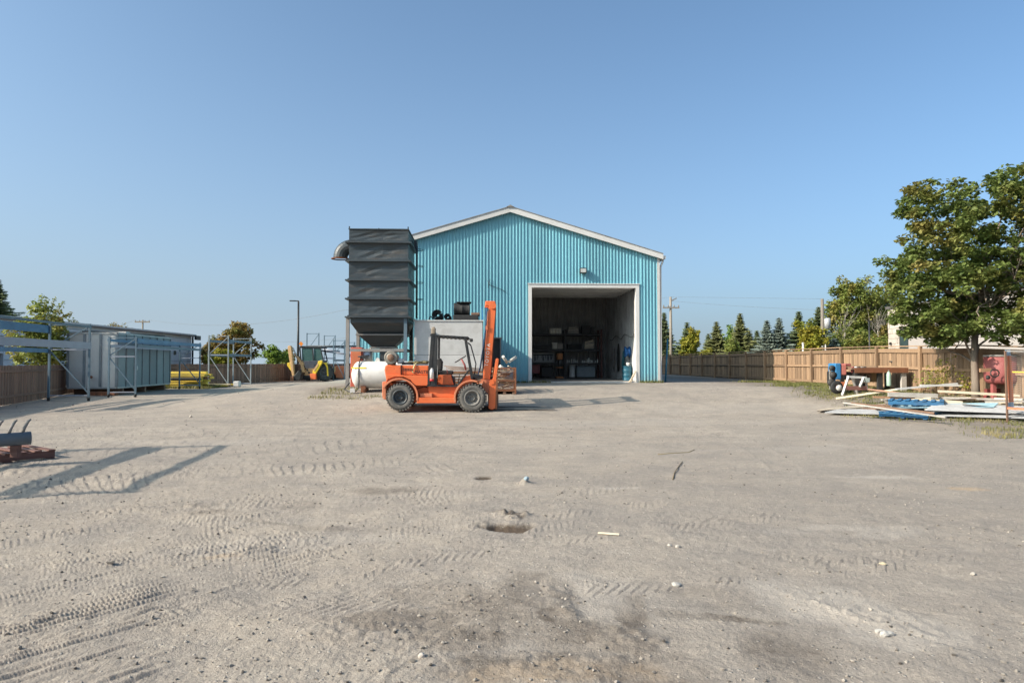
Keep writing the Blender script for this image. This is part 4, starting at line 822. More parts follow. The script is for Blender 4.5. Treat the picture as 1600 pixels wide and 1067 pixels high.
# mast
yy0, yy1 = YN+.28, YF-.28
for y0 in (yy0, yy1-.12):
    pr([(972, 125), (1040, 118), (988, 748), (925, 742)], y0, y0+.10, 'mast_rail', ORANGE, .01)
    pr([(1026, 118), (1044, 116), (1002, 700), (985, 700)], y0+.101, y0+.12, 'mast_channel', RUST, .004)
pr([(945, 60), (950, 50), (1035, 52), (1042, 118), (1000, 124), (975, 95), (942, 92)], yy0-.03, yy0+.14, 'mast_head', ORANGE, .02)
pr([(945, 60), (950, 50), (1035, 52), (1042, 118), (1000, 124), (975, 95), (942, 92)], yy1-.15, yy1+.02, 'mast_head', ORANGE, .02)
MB().tube(QP(1012, 92, yy0-.05), QP(1012, 92, yy1+.04), .10, 20).build('mast_top_roller', ORANGE, fk)
for zx, zy in ((1000, 330), (975, 640)): a = QP(zx, zy, yy0+.02); MB().bar(a, (a.x, yy1-.02, a.z), .10, .12).build('mast_crossmember', BLKSTEEL, fk)
MB().tube(QP(1005, 130, (yy0+yy1)/2), QP(950, 760, (yy0+yy1)/2), .05, 12).build('lift_cylinder', ALU, fk)
for k in (-.08, .08): MB().bar(QP(1018, 110, (yy0+yy1)/2+k), QP(985, 700, (yy0+yy1)/2+k), .03, .02).build('lift_chain', BLK, fk)
for k, (m_, off) in enumerate(((BLK, 0), (mat('blue_hose', (.03, .08, .2), .5), -8))): MB().path([QP(965+off, 110, yy0-.02), QP(957+off, 250, yy0-.03), QP(940+off, 420, yy0-.03), QP(905+off, 640, yy0-.02), QP(880, 715, yy0+.05)], .014, 6).build('hydraulic_hose', m_, fk)
MB().box(QP(957, 290, yy0-.03), (.06, .05, .12)).build('hose_clamp', ORANGE2, fk)
pr([(905, 745), (990, 740), (1000, 990), (975, 1000), (970, 870), (925, 850), (915, 780)], yy0+.02, yy1-.02, 'axle_bracket', ORANGE2, .01)
pr([(835, 700), (930, 715), (930, 745), (835, 745)], yy0+.05, yy1-.05, 'tilt_cylinder', BLK, .01)
# carriage and forks
cy0 = yy0-.1; cy1 = yy1+.1
for y0 in (cy0, cy1-.12):
    pr([(1040, 568), (1050, 558), (1066, 566), (1042, 760), (1034, 1000), (1008, 1016), (974, 1002), (982, 770), (1015, 740)], y0, y0+.12, 'carriage_side', ORANGE, .012)
pr([(1040, 742), (1058, 742), (1050, 1012), (1034, 1012)], cy0, cy1, 'carriage_plate', RUST, .006)
MB().tube(QP(1003, 770, cy0-.02), QP(1003, 770, cy0+.02), .075, 16).build('carriage_hub', ORANGE, fk)
fz = gz(1.2, QY+.3)+.03
for y0 in (yy0+.02, yy1-.18):
    a = QP(1045, 1010, y0); MB().prism([(a.x, fz), (a.x+1.15, fz+.0), (a.x+1.75, fz+.01), (a.x+1.75, fz+.022), (a.x+1.1, fz+.05), (a.x+.06, fz+.055), (a.x+.06, fz+.45), (a.x, fz+.45)], y0, y0+.16).build('fork', BLKSTEEL, fk)
M = Matrix.Translation(QP(966, 530, yy0-.004)) @ Matrix.Rotation(R(90), 4, 'X') @ Matrix.Rotation(R(84), 4, 'Z'); text('mast_lettering', 'TOYOTA', .145, M, mat('white_letter', (.8, .75, .68), .5, damt=.1), fk, .001)
# wheels
def wheel(cx, cy, r, y, side, name, parent, rim, lug=28, nw=.28, T=RUBBER):
    """tyre lathe around Y; side=-1 means outer face looks to -Y"""
    c = QP(cx, cy, y) if parent is fk else Vector((cx, y, cy)); s = side
    w = MB(); H = nw
    prof = [(r*.56, 0), (r*.60, -.0), (r*.66, .015*0-.01), (r*.82, -.022), (r*.90, .0), (r*.965, .03), (r*.965, H-.03), (r*.90, H), (r*.62, H), (r*.56, H)]
    prof = [(a, -s*b) for a, b in prof]; prof.append(prof[0])
    w.lathe(prof, c, 'y', 36); ty = w.build(name, T, parent)
    q = MB()
    for i in range(lug):
        a = 2*math.pi*i/lug; d = Vector((math.cos(a), 0, math.sin(a))); tg = Vector((-d.z, 0, d.x))
        M = Matrix((tg, Vector((0, 1, 0)), d)).transposed()
        q.box(c+d*(r*.985)+Vector((0, -s*(H*.22), 0)), (r*.11, H*.56, r*.11), M); 
        a += math.pi/lug; d = Vector((math.cos(a), 0, math.sin(a))); tg = Vector((-d.z, 0, d.x)); M = Matrix((tg, Vector((0, 1, 0)), d)).transposed()
        q.box(c+d*(r*.985)+Vector((0, -s*(H*.78), 0)), (r*.11, H*.50, r*.11), M)
    q.build('tread_lug', T, ty, kind=None)
    q = MB(); pf = [(0, .07), (r*.16, .07), (r*.18, .03), (r*.2, .08), (r*.38, .09), (r*.44, .04), (r*.48, .0), (r*.57, -.008), (r*.57, .02)]; q.lathe([(a, -s*b) for a, b in pf], c, 'y', 28); q.build('rim', rim, ty)
    q = MB()
    for i in range(6): a = 2*math.pi*i/6; q.tube(c+Vector((math.cos(a)*r*.28, -s*.07, math.sin(a)*r*.28)), c+Vector((math.cos(a)*r*.28, -s*.095+s*.0, math.sin(a)*r*.28))+Vector((0, s*.05, 0)), r*.035, 8)
    q.build('wheel_nut', BLK, ty); return ty
# outer faces: near side looks towards -Y (side=-1 puts thickness to +Y)
rw = 121/5.615/52.8
for (cx, cy, r, rim) in ((197, 900, .395, BLKSTEEL), (830, 908, .415, mat('dusty_rim', (.17, .16, .145), .8, var=.3))):
    wheel(cx, cy, r, YN-.02, -1, 'tyre', fk, rim); wheel(cx, cy, r, YF+.02, 1, 'tyre', fk, rim)
for cx, cy in ((197, 900), (830, 908)): MB().tube(QP(cx, cy, YN+.2), QP(cx, cy, YF-.2), .08).build('axle', BLK, fk)

# ---------------------------------------------------------------- fences
def fence(name, label, pts, hgt, m, rails, posts, capw, bw=.143, side=1, sp=2.5):
    cum = [0]
    for a, b_ in zip(pts, pts[1:]): cum.append(cum[-1]+math.hypot(b_[0]-a[0], b_[1]-a[1]))
    def at(s):
        for i in range(len(pts)-1):
            if s <= cum[i+1]+1e-6:
                f = (s-cum[i])/(cum[i+1]-cum[i]); a, b_ = pts[i], pts[i+1]; d = Vector((b_[0]-a[0], b_[1]-a[1])).normalized()
                return a[0]+(b_[0]-a[0])*f, a[1]+(b_[1]-a[1])*f, math.atan2(d.y, d.x), d
        return (*pts[-1], 0, Vector((1, 0)))
    root = thing(name, label, 'fence', (pts[0][0], pts[0][1], gz(*pts[0])))
    inv = wm(root).inverted(); rr = random.Random(len(pts)*3+int(hgt*10)); variants = []
    for k in range(6):
        w_ = bw-.008-rr.uniform(0, .006); hh = hgt-.05+rr.uniform(-.012, .008); mb = MB(); mb.bb(-w_/2, w_/2, -.009, .009, .03, hh); me = bpy.data.meshes.new('board')
        me.from_pydata([tuple(v) for v in mb.v], [], mb.f); me.materials.append(m); variants.append(me)
    n = int(cum[-1]/bw)
    for i in range(min(n, 299)):
        s = (i+.5)*bw; x, y, a, d = at(s); o = bpy.data.objects.new('board', variants[rr.randrange(6)]); COL.objects.link(o); o.parent = root
        off = side*(.012 if i % 2 else .004); nx, ny = -d.y, d.x
        M_ = Matrix.Translation((x+nx*off, y+ny*off, gz(x, y)-.02+rr.uniform(-.006, .006))) @ Matrix.Rotation(a+rr.uniform(-.02, .02), 4, 'Z') @ Matrix.Rotation(rr.uniform(-.004, .004), 4, 'Y')
        o.matrix_basis = inv @ M_
    k = 0
    while k*sp < cum[-1]:
        x, y, a, d = at(k*sp); x2, y2, a2, d2 = at(min(cum[-1], (k+1)*sp)); nx, ny = -d.y*side, d.x*side
        if posts:
            mb = MB(); mb.box((x+nx*-.08, y+ny*-.08, gz(x, y)+hgt/2+.0), (.10, .10, hgt+.1), (0, 0, a)); mb.build('post', m, root, bevel=.006)
        for z, th, wd in rails:
            A = Vector((x-nx*.035, y-ny*.035, gz(x, y)+z)); B = Vector((x2-nx*.035, y2-ny*.035, gz(x2, y2)+z)); dd = (B-A).normalized()*.055
            if posts: mb = MB().bar(A+dd, B-dd, wd, th)
            else: mb = MB().bar(A, B, wd, th)
            mb.build('rail', m, root)
        if capw:
            A = Vector((x-nx*.03, y-ny*.03, gz(x, y)+hgt+.052)); B = Vector((x2-nx*.03, y2-ny*.03, gz(x2, y2)+hgt+.052)); MB().bar(A, B-(B-A).normalized()*.004, capw, .035).build('cap_rail', m, root)
        k += 1
    return root
fence('boundary_fence', 'tan board fence with posts and cap rail along the right side of the yard', [(14.5, 17.2), (14.5, 59)], 1.46, FW_R, [(.12, .10, .035), (.78, .085, .05), (1.36, .14, .03)], True, .17, side=-1, bw=.14, sp=2.5)
fence('boundary_fence', 'dark brown board fence along the left side of the yard', [(-14.6, 18), (-16.2, 23.7), (-18.4, 30.8), (-20.0, 35), (-20.4, 44.2)], 1.48, FW_L, [(.3, .09, .04), (1.2, .09, .04)], False, 0, side=1)
fence('boundary_fence', 'dark brown board fence closing the far left end of the yard', [(-20.4, 44.3), (-16.5, 54), (-15.2, 59), (-11.5, 64), (-3, 67)], 1.5, FW_L, [(.3, .09, .04), (1.2, .09, .04)], False, 0, side=1)

# ---------------------------------------------------------------- racks
def rack(label, p_near, p_far, wdt, hgt, beams, hole=True, casters=True, postm=SLATE, bays=1):
    """p_near, p_far: centre lines of the end frames (x,y)."""
    a, b_ = Vector((*p_near, 0)), Vector((*p_far, 0)); d = (b_-a).normalized(); nrm = Vector((d.y, -d.x, 0))    # nrm: towards +X side
    t_ = thing('storage_rack', label, 'rack', (a.x, a.y, gz(a.x, a.y)))
    H = hgt
    for k in range(bays+1):
        c = a.lerp(b_, k/bays); zg = gz(c.x, c.y)+(.14 if casters else 0); P2 = []
        for s in (-1, 1):
            p = c+nrm*(s*wdt/2); P2.append(p)
            q = MB(); zt_ = gz(c.x, c.y)+H; q.box((p.x, p.y, (zg+zt_)/2), (.075, .07, zt_-zg), (0, 0, math.atan2(d.y, d.x))); q.build('upright', postm, t_)
            if casters:
                q = MB(); q.lathe([(0, -.03), (.065, -.03), (.065, .03), (0, .03)], (p.x, p.y, gz(p.x, p.y)+.065), 'x', 12); q.box((p.x, p.y, gz(p.x, p.y)+.12), (.09, .09, .04)); q.build('caster', DRUB, t_)
        A, B = P2; z0_ = zg+.08; m1 = z0_+(H-.14)*.35; m2 = z0_+(H-.14)*.62; z1_ = gz(c.x, c.y)+H-.06
        q = lambda za, zb, m_, w_=.035: MB().bar((A.x, A.y, za), (B.x, B.y, zb), w_, .045).build('brace', m_, t_)
        q(z0_, z0_, RGREY, .05); q(z1_, z1_, postm); q(m2, m2, RGREY, .03); q(m2-.03, z0_+.08, postm); q(m2+.03, z1_-.03, postm)
    for (s, z, th, m_, f0, f1) in beams:
        A = a.lerp(b_, f0)+nrm*(s*(wdt/2+.045)); B = a.lerp(b_, f1)+nrm*(s*(wdt/2+.045))
        MB().bar((A.x, A.y, gz(A.x, A.y)+z), (B.x, B.y, gz(B.x, B.y)+z), .05, th).build('beam', m_, t_)
    return t_
BMS = [(-1, 2.82, .30, RBLUE, 0, 1), (1, 2.18, .26, RGREY, 0, 1), (-1, 1.98, .16, RBLUE, 0, 1), (1, 2.92, .08, SLATE, 0, 1), (-1, 2.3, .1, RGREY, 0, 1)]
rack('blue and grey rolling rack before the left fence, its beams running out of view', (-15.35, 21), (-16.15, 28.3), 1.45, 3.05, BMS)
rack('blue steel rolling rack beside the ribbed grey container', (-15.65, 31.4), (-16.65, 41), 1.1, 2.66, [(-1, 2.5, .12, RBLUE, 0, 1), (1, 2.5, .16, RBLUE, 0, 1), (1, 2.25, .12, SLATE, 0, 1), (-1, 2.25, .12, RGREY, 0, 1)])
rack('grey steel rack standing in front of the orange maple', (-16.5, 45), (-16.6, 49.7), 1.2, 3.25, [(-1, 2.9, .16, SLATE, 0, 1), (1, 2.9, .16, SLATE, 0, 1), (1, 2.0, .16, SLATE, 0, 1), (-1, 2.0, .16, SLATE, 0, 1)], casters=False, postm=mat('galvanised_grey', (.25, .28, .29), .5))
rack('rolling rack beyond the left edge throwing long beam shadows over the yard', (-9.35, 6.6), (-9.9, 11.2), 1.2, 3.05, [(-1, 2.95, .10, RBLUE, 0, 1), (1, 2.3, .12, RGREY, 0, 1), (-1, 1.6, .10, RBLUE, 0, 1), (1, 2.95, .10, SLATE, 0, 1), (1, 1.1, .08, RGREY, 0, 1), (-1, 2.3, .1, RGREY, .3, 1)])
rack('tall slate blue rack behind the backhoe', (PX(493, 60), 59), (PX(515, 64), 64), 1.0, 4.0, [(-1, 2.9, .12, SLATE, 0, 1), (1, 2.9, .12, SLATE, 0, 1), (1, 1.9, .1, RGREY, 0, 1)], casters=False)
rack('low rack of slate steel between the backhoe and the dust collector', (PX(530, 57), 57), (PX(546, 62), 62), .9, 3.3, [(-1, 2.8, .12, SLATE, 0, 1), (1, 2.8, .12, SLATE, 0, 1), (1, 2.0, .25, RGREY, 0, 1), (-1, 1.7, .14, SLATE, 0, 1)], casters=False)
# long arms on the far rack
for i, (a, b_, l) in enumerate(((P(480, 541, 58), P(560, 541, 58), 'long dark tube resting level across the far racks'), (P(505, 546, 59), P(531, 549, 59), 'short grey tube sloping across the far racks'), (P(503, 548, 58.5), P(560, 556, 58.5), 'pale steel tube sloping low across the far racks'))):
    tag(MB().tube(a, b_, .07, 10).build('steel_tube', [BLKSTEEL, RGREY, RGREY][i]), l, 'tube')

# ---------------------------------------------------------------- ribbed container
CPA = mat('container_sunlit_panel', (.54, .52, .48), .6, var=.08, damt=.3, dscale=2.5); CPB = mat('container_shaded_panel', (.20, .235, .25), .6, var=.1, damt=.3, dscale=2.5)  # front panels coloured lighter as if sunlit, the others darker and bluer as shade
A = Vector((-19.05, 33.3, 0)); B = Vector((-16.9, 33.4, 0)); C = Vector((-17.45, 40.2, 0)); D = A+(C-B); czt, czb = 2.92, .30
ct = thing('steel_container', 'ribbed grey steel container on timber skids behind the racks', 'container', (-17.8, 36.8, 0))
def wallq(P0, P1, n, name, m, out):
    d = (P1-P0)/n; L = d.length; nr_ = Vector((d.y, -d.x, 0)).normalized()*out
    for i in range(n):
        a = P0+d*i+d.normalized()*.035; b_ = P0+d*(i+1)-d.normalized()*.035
        MB().bar(Vector((*a.xy, (czt+czb)/2)), Vector((*b_.xy, (czt+czb)/2)), .04, czt-czb-.16).build(name, m, ct)
    for i in range(n+1):
        p = P0+d*i+nr_*.03; MB().box((p.x, p.y, (czt+czb)/2), (.10, .07, czt-czb-.16), (0, 0, math.atan2(d.y, d.x))).build('rib', mat('container_rib', (.20, .22, .23), .6), ct)
wallq(A, B, 3, 'panel', CPA, 1); wallq(B, C, 7, 'panel', CPB, 1); wallq(D, C, 3, 'panel', CPB, -1); wallq(A, D, 7, 'panel', CPB, -1)
for P0, P1 in ((A, B), (B, C), (C, D), (D, A)):
    for z in (czt-.04, czb+.04): MB().bar(Vector((*P0.xy, z)), Vector((*P1.xy, z)), .12, .075).build('frame_rail', mat('container_frame', (.42, .42, .40), .6), ct)
MB().add([(*A.xy, czt), (*B.xy, czt), (*C.xy, czt), (*D.xy, czt), (*A.xy, czt+.02), (*B.xy, czt+.02), (*C.xy, czt+.02), (*D.xy, czt+.02)], [(0, 1, 2, 3), (4, 5, 6, 7), (0, 1, 5, 4), (1, 2, 6, 5), (2, 3, 7, 6), (3, 0, 4, 7)]).build('roof', GREYST, ct)
p = P(214, 575, 35.2); MB().lathe([(0, 0), (.12, 0), (.12, .03), (0, .03)], (-16.98, 35.4, p.z), 'x', 16).build('round_vent', WHITE, ct)
p = P(144, 589, 33.3); MB().lathe([(0, -.06), (.06, -.06), (.07, 0)], (p.x, 33.22, p.z), 'y', 12).build('round_port', RUST, ct)
for f in (.1, .5, .9):
    a = A.lerp(D, f); b_ = B.lerp(C, f); MB().bar(Vector((a.x, a.y, .15)), Vector((b_.x+.02, b_.y, .15)), .18, .26).build('skid', BROWNRUST, ct)
tag(MB().bar((-18.4, 33.6, czt+.06), (-17.4, 39, czt+.07), .5, .05).build('dark_plank', DK), 'dark plank lying on the container roof', 'plank')
for i, f in enumerate((.15, .6)): tag(MB().box((-17.4-.2*i, 35+i*3, czt+.06), (.4, .4, .08)).build('roof_scrap', WHITE), ['small white scrap on the near end of the container roof', 'small white scrap on the far end of the container roof'][i], 'scrap')
tag(MB().bar((-17.8, 32.9, .1), (-16.6, 32.8, .1), .3, .16).build('rust_block', RUST), 'rusty brown beam lying at the foot of the container', 'beam')
# yellow lumber
YW = wood('yellow_painted_lumber', (.62, .42, .04), (.72, .54, .10), 'x'); rr = random.Random(8)
for i in range(22):
    l_, c_ = divmod(i, 4); z = .12+l_*.16; y = 42.6+c_*.35; x0_ = -19.0+rr.uniform(0, .4); x1_ = -16.2-rr.uniform(0, .5)
    tag(MB().bar((x0_, y, z), (x1_, y+rr.uniform(-.05, .05), z+rr.uniform(-.01, .02)), .28, .12).build('yellow_beam', YW if rr.random() < .8 else BROWNRUST), 'yellow painted beam in the stack behind the racks', 'beam', 'yellow beams stacked by the far racks')
tag(MB().box((-17.3, 42.1, .55), (1.6, .5, .18), (0, 0, .1)).build('folded_tarp', DRUB, bevel=.06), 'folded black tarp lying against the yellow beams', 'tarp')
tag(MB().box((PX(371, 44), 44, .2), (.35, .4, .35)).build('white_can', WHITE, bevel=.05), 'small white can on the ground below the grey rack', 'can')
for i in range(5): tag(MB().bar((-18.2+.3*i, 43.9+.2*i, .08+.07*(i % 2)), (-15.6+.1*i, 44.2+.12*i, .1+.07*(i % 2)), .2, .06).build('loose_plank', [YW, PALEW, BROWNRUST][i % 3]), 'loose %s plank, %s of five lying before the grey rack' % (['yellow', 'pale', 'brown', 'yellow', 'pale'][i], ['nearest', 'second', 'middle', 'fourth', 'farthest'][i]), 'plank', 'loose planks before the grey rack')

# ---------------------------------------------------------------- long building behind left fence
lb = thing('warehouse_building', 'long low pale grey warehouse with dark openings behind the left fence', 'building', (-30, 50, 0))
lx = -30.0; SID = mat('pale_grey_siding', (.58, .60, .63), .6, var=.07, damt=.15)
def yl(px): return 30*F/(749-px)
z1 = 4.35; cuts = [12]+[26]+[yl(2), yl(28), yl(55)]+[74.2]
q = MB(); q.bb(lx-10, lx, 12, 74.2, 3.2, z1); q.build('upper_wall', SID, lb)
q = MB(); q.bb(lx-.2, lx, yl(30), 74.2, -.1, 3.197); q.bb(lx-10, lx-.2, 74.0, 74.2, -.1, 3.197); q.build('side_wall', SID, lb)
q = MB(); q.bb(lx-.2, lx, 12, yl(29.5), 2.1, 2.4); q.bb(lx-.2, lx, 12, yl(29.5), -.1, .3); q.bb(lx-10, lx-.2, 12, 12.2, -.1, 3.197); q.build('sill_wall', SID, lb)
q = MB(); q.bb(lx-5, lx-4.9, 12.2, yl(30), -.1, 3.197); q.build('dark_bay', mat('dark_interior', (.01, .01, .01), .9), lb)
for k in range(7): y = 14+k*3.4; MB().bb(lx-.19, lx+.01, y, y+.15, .301, 2.098).build('bay_post', SID, lb)
q = MB(); q.bb(lx-10.3, lx+.35, 11.8, 74.6, z1+.003, z1+.12); q.build('roof', mat('pale_roof', (.62, .60, .56), .5), lb)
MB().bb(lx+.3, lx+.36, 11.8, 74.6, z1-.14, z1).build('eave_fascia', mat('brown_fascia', (.15, .11, .09), .6), lb)
for z in (.9, 1.7, 2.5, 3.3, 4.0): MB().bb(lx+.002, lx+.03, yl(31), 74.2, z-.02, z+.02).build('siding_seam', mat('siding_seam_grey', (.32, .34, .37), .6), lb)
for y in (57, 65, 70): q = MB(); q.bb(lx+.002, lx+.04, y, y+.5, 2.3, 2.9); f_ = q.build('window', BLK, lb); MB().bb(lx+.041, lx+.05, y+.05, y+.45, 2.35, 2.85).build('pane', GLASS, f_)
MB().bb(lx+.36, lx+.48, 73.4, 73.6, -.1, z1-.15).build('downpipe', BLK, lb); MB().bb(lx+.3, lx+.5, 74.2, 75.4, 3.9, z1).build('end_canopy', BLK, lb)
for y in (yl(150), yl(262)): MB().bb(lx-3, lx-2.7, y, y+.4, z1+.121, z1+.45).build('roof_vent', GREYST, lb)

# ---------------------------------------------------------------- white building on the right
WX = 24.0
def wyl(px): return WX*F/(px-749)
wy1 = wyl(1405); wzt = 1.5+(567-481)/F*wy1; WB0 = -.1
wh = thing('white_house', 'pale stucco building with stone corner pier behind the right fence', 'building', (WX+4, wy1-8, .3))
ST = mat('white_stucco', (.37, .335, .31), .8, var=.06, damt=.12); SB = mat('cream_stone', (.46, .40, .34), .85, var=.2, bmp=.5, bs=12)
ya, yb = wyl(1438), wyl(1423)     # window from ya (near) to yb (far)
zwt, zwb = 1.5+(567-514)/F*yb, .9
MB().bb(WX, WX+10, 16, ya-.002, WB0, wzt).build('wall', ST, wh); MB().bb(WX+.12, WX+10, ya, wy1, WB0, wzt-.003).build('pier_core', SB, wh)
rr = random.Random(2); row = 0; z = .3
while z < wzt-.25:
    ys_ = sorted({ya, wy1, *[v for v in (ya+.5*k+(.25 if row % 2 else 0) for k in range(1, 8)) if v < wy1-.15]})
    for a, b_ in zip(ys_, ys_[1:]):
        if z < zwt:
            if b_ <= yb+.1: continue
            a = max(a, yb)
        if b_-a < .08: continue
        d = rr.uniform(0, .03); MB().bb(WX-d, WX+.119, a+.008, b_-.008, z+.008, z+.28).build('stone_block', SB, wh)
    z += .29; row += 1
f_ = MB().bb(WX+.02, WX+.115, ya+.003, yb-.003, zwb, zwt).build('window', BLK, wh); MB().bb(WX+.005, WX+.018, ya+.06, yb-.06, zwb+.05, zwt-.06).build('pane', GLASS, f_); MB().bb(WX-.003, WX+.004, ya+.06, yb-.06, zwb+1.1, zwb+1.15).build('muntin', WHITE, f_)
MB().bb(WX-.1, WX+10.2, 15.8, wy1+.1, wzt+.003, wzt+.15).build('parapet_cap', mat('dark_cap', (.10, .09, .085), .6), wh)
MB().bb(WX-.12, WX-.035, wyl(1411), wyl(1409.5), 2.55, 2.7).build('wall_lamp', BLK, wh)

# ---------------------------------------------------------------- poles, lamp
def cyl_pole(label, px, ytop, Y, r, arms, m=None):
    x = PX(px, Y); zt_ = PZ(ytop, Y, px); m = m or wood('pole_wood', (.17, .145, .115), (.25, .215, .175), 'z')
    t_ = thing('utility_pole', label, 'utility pole', (x, Y, 0)); MB().tube((x, Y, -.1), (x, Y, zt_), r*1.15, 10, r*.8).build('shaft', m, t_)
    for (py, half, th) in arms:
        z = PZ(py, Y, px); MB().bar((x-half, Y-r, z), (x+half, Y-r, z), .1, th).build('crossarm', m, t_)
        for s in (-.9, -.35, .35, .9): MB().lathe([(0, 0), (.05, 0), (.07, .06), (.04, .12), (.06, .16), (0, .2)], (x+half*s, Y-r, z+th/2), n=8).build('insulator', GREYST, t_)
    return t_, x, zt_
u1 = cyl_pole('slim wooden utility pole beside the blue workshop', 1048.5, 464, 62, .13, [(481, .75, .12)]); MB().bar((u1[1], 61.85, PZ(469, 62)), (u1[1]+.5, 61.85, PZ(465, 62)), .08, .1).build('top_bracket', GREYST, u1[0])
u2 = cyl_pole('wooden utility pole carrying a grey transformer behind the yellow maple', 1286, 467, 55, .15, [])
MB().lathe([(0, 0), (.25, 0), (.25, .75), (.2, .82), (0, .85)], (u2[1]+.35, 54.9, PZ(512, 55)), n=16).build('transformer', mat('light_grey_can', (.5, .5, .5), .4), u2[0])
for dx in (-.13, .12): MB().tube((u2[1]+dx, 54.8, 0), (u2[1]+dx, 54.8, PZ(523, 55)), .05, 8).build('conduit', WHITE, u2[0])
u3 = cyl_pole('distant utility pole with a single crossarm behind the long warehouse', 222, 500, 112, .14, [(503, 1.15, .2)])
t_ = thing('marker_post', 'short white post rising above the right fence', 'post', (PX(1255, 46), 46, .3)); MB().tube((PX(1255, 46), 46, .3), (PX(1255, 46), 46, PZ(536, 46)), .06, 10).build('tube', WHITE, t_); MB().lathe([(0, 0), (.075, 0), (.075, .05), (0, .08)], (PX(1255, 46), 46, PZ(536, 46)), n=10).build('cap', WHITE, t_)
t_ = thing('lamp_post', 'thin black post before the willows behind the right fence', 'post', (PX(1359, 40), 40, .4)); MB().tube((PX(1359, 40), 40, .4), (PX(1359, 40), 40, PZ(500, 40)), .045, 10).build('shaft', BLK, t_); MB().bar((PX(1359, 40)-.04, 40, PZ(500, 40)), (PX(1359, 40)+.35, 40, PZ(499, 40)), .08, .05).build('lamp_head', BLK, t_)
def wire(label, pts, r=.02):
    q = []
    for (a, b_, sag) in pts:
        for i in range(17): f = i/16; p_ = a.lerp(b_, f); q.append(p_-Vector((0, 0, sag*4*f*(1-f))))
    tag(MB().path(q, r, 4).build('power_line', mat('cable_grey', (.16, .17, .18), .6)), label, 'power line', 'overhead power lines')
a = Vector((u1[1], 62, u1[2])); b_ = Vector((u2[1], 55, u2[2]))
wire('uppermost overhead cable between the two right poles', [(a, b_, -.0)], .008); wire('second overhead cable between the two right poles', [(a-Vector((0, 0, .35)), b_-Vector((0, 0, .9)), .1)], .008)
wire('short overhead cable from the slim pole towards the blue workshop', [(a, P(1000, 466, 70), .1)], .008)
a = Vector((u3[1]+1.1, 112, PZ(501.5, 112))); wire('long overhead cable rising right from the distant pole', [(a, P(540, 484, 85), 1.3), (P(540, 484, 85), P(800, 470, 80), .8)], .016); wire('faint lower overhead cable left of the distant pole', [(Vector((u3[1]-1.1, 112, PZ(501.5, 112))), P(150, 512, 130), .3)], .014)
wire('low cable crossing behind the street lamp', [(P(400, 532, 118), P(545, 527, 100), .4)], .014)
LY = 66; x = PX(465.5, LY); zt_ = PZ(470.5, LY, 466); t_ = thing('street_lamp', 'tall black street lamp rising behind the backhoe', 'street lamp', (x, LY, 0))
MB().tube((x, LY, 0), (x, LY, zt_-.05), .12, 10, .085).build('pole', BLK, t_); MB().bar((x+.05, LY, zt_), (PX(460, LY), LY, zt_+.02), .1, .1).build('arm', BLK, t_); MB().bar((PX(460, LY), LY, zt_+.02), (PX(452, LY), LY, zt_+.02), .3, .09).build('lamp_head', BLK, t_)

# ---------------------------------------------------------------- backhoe
HY = 56.0
def H(zx, zy, Y=HY): return P(440+zx/8.89, 510+zy/8.89, Y)
bk = thing('backhoe', 'yellow and tan backhoe loader with folded rear arm by the far fence', 'backhoe', (H(350, 740).x, HY+2, 0))
def hp(pts, y0, y1, name, m, bevel=.02): return MB().prism([(H(*p).x, H(*p).z) for p in pts], y0, y1).build(name, m, bk, bevel=bevel)
CABM = mat('cab_black', (.02, .025, .03), .4)
hp([(205, 280), (215, 268), (525, 268), (540, 285), (535, 300), (208, 296)], HY+.8, HY+2.4, 'cab_roof', CABM, .04)
for a, b_ in (((215, 296), (235, 500)), ((395, 296), (408, 480)), ((508, 296), (545, 470))): 
    for yy in (HY+.85, HY+2.3): MB().bar((H(*a).x, yy, H(*a).z), (H(*b_).x, yy, H(*b_).z), .1, .08).build('cab_pillar', CABM, bk)
GL = mat('green_tinted_glass', (.05, .10, .095), .1, var=.1, damt=.1, bmp=0)
hp([(240, 300), (392, 300), (398, 480), (246, 480)], HY+.88, HY+.90, 'rear_window', GL, 0); hp([(410, 300), (505, 300), (535, 465), (414, 478)], HY+.88, HY+.90, 'rear_window', GL, 0)
hp([(280, 380), (330, 380), (335, 470), (275, 470)], HY+1.3, HY+1.6, 'seat', DRUB)
hp([(230, 480), (540, 470), (545, 580), (235, 590)], HY+.8, HY+2.5, 'cab_base', mat('dark_blue_grey', (.05, .06, .08), .5))
hp([(330, 585), (440, 580), (445, 680), (310, 680)], HY+.1, HY+.8, 'swing_frame', TANP); hp([(345, 590), (362, 590), (362, 620), (345, 620)], HY+.05, HY+.095, 'frame_opening', BLK, 0); hp([(365, 630), (388, 630), (388, 655), (365, 655)], HY+.05, HY+.095, 'frame_opening', BLK, 0)
hp([(106, 290), (116, 268), (148, 270), (158, 290), (188, 590), (206, 700), (172, 700), (152, 600)], HY-.5, HY-.1, 'dipper_arm', TANP, .03)
hp([(165, 370), (195, 370), (300, 500), (325, 640), (285, 640), (265, 540)], HY-.05, HY+.3, 'boom', TANP, .03)
hp([(68, 510), (100, 498), (130, 510), (132, 560), (160, 620), (140, 640), (75, 550)], HY+.1, HY+.4, 'stabiliser', YELLOW, .03)
hp([(505, 480), (560, 470), (565, 500), (470, 660), (430, 650), (432, 610), (500, 520)], HY+.0, HY+.3, 'stabiliser', YELLOW, .03); hp([(440, 600), (500, 515), (515, 530), (455, 625)], HY-.03, HY-.003, 'stabiliser_stripe', TANP, 0)
hp([(395, 655), (480, 655), (480, 735), (405, 738)], HY-.1, HY+.3, 'stabiliser_foot', ORANGE, .03)
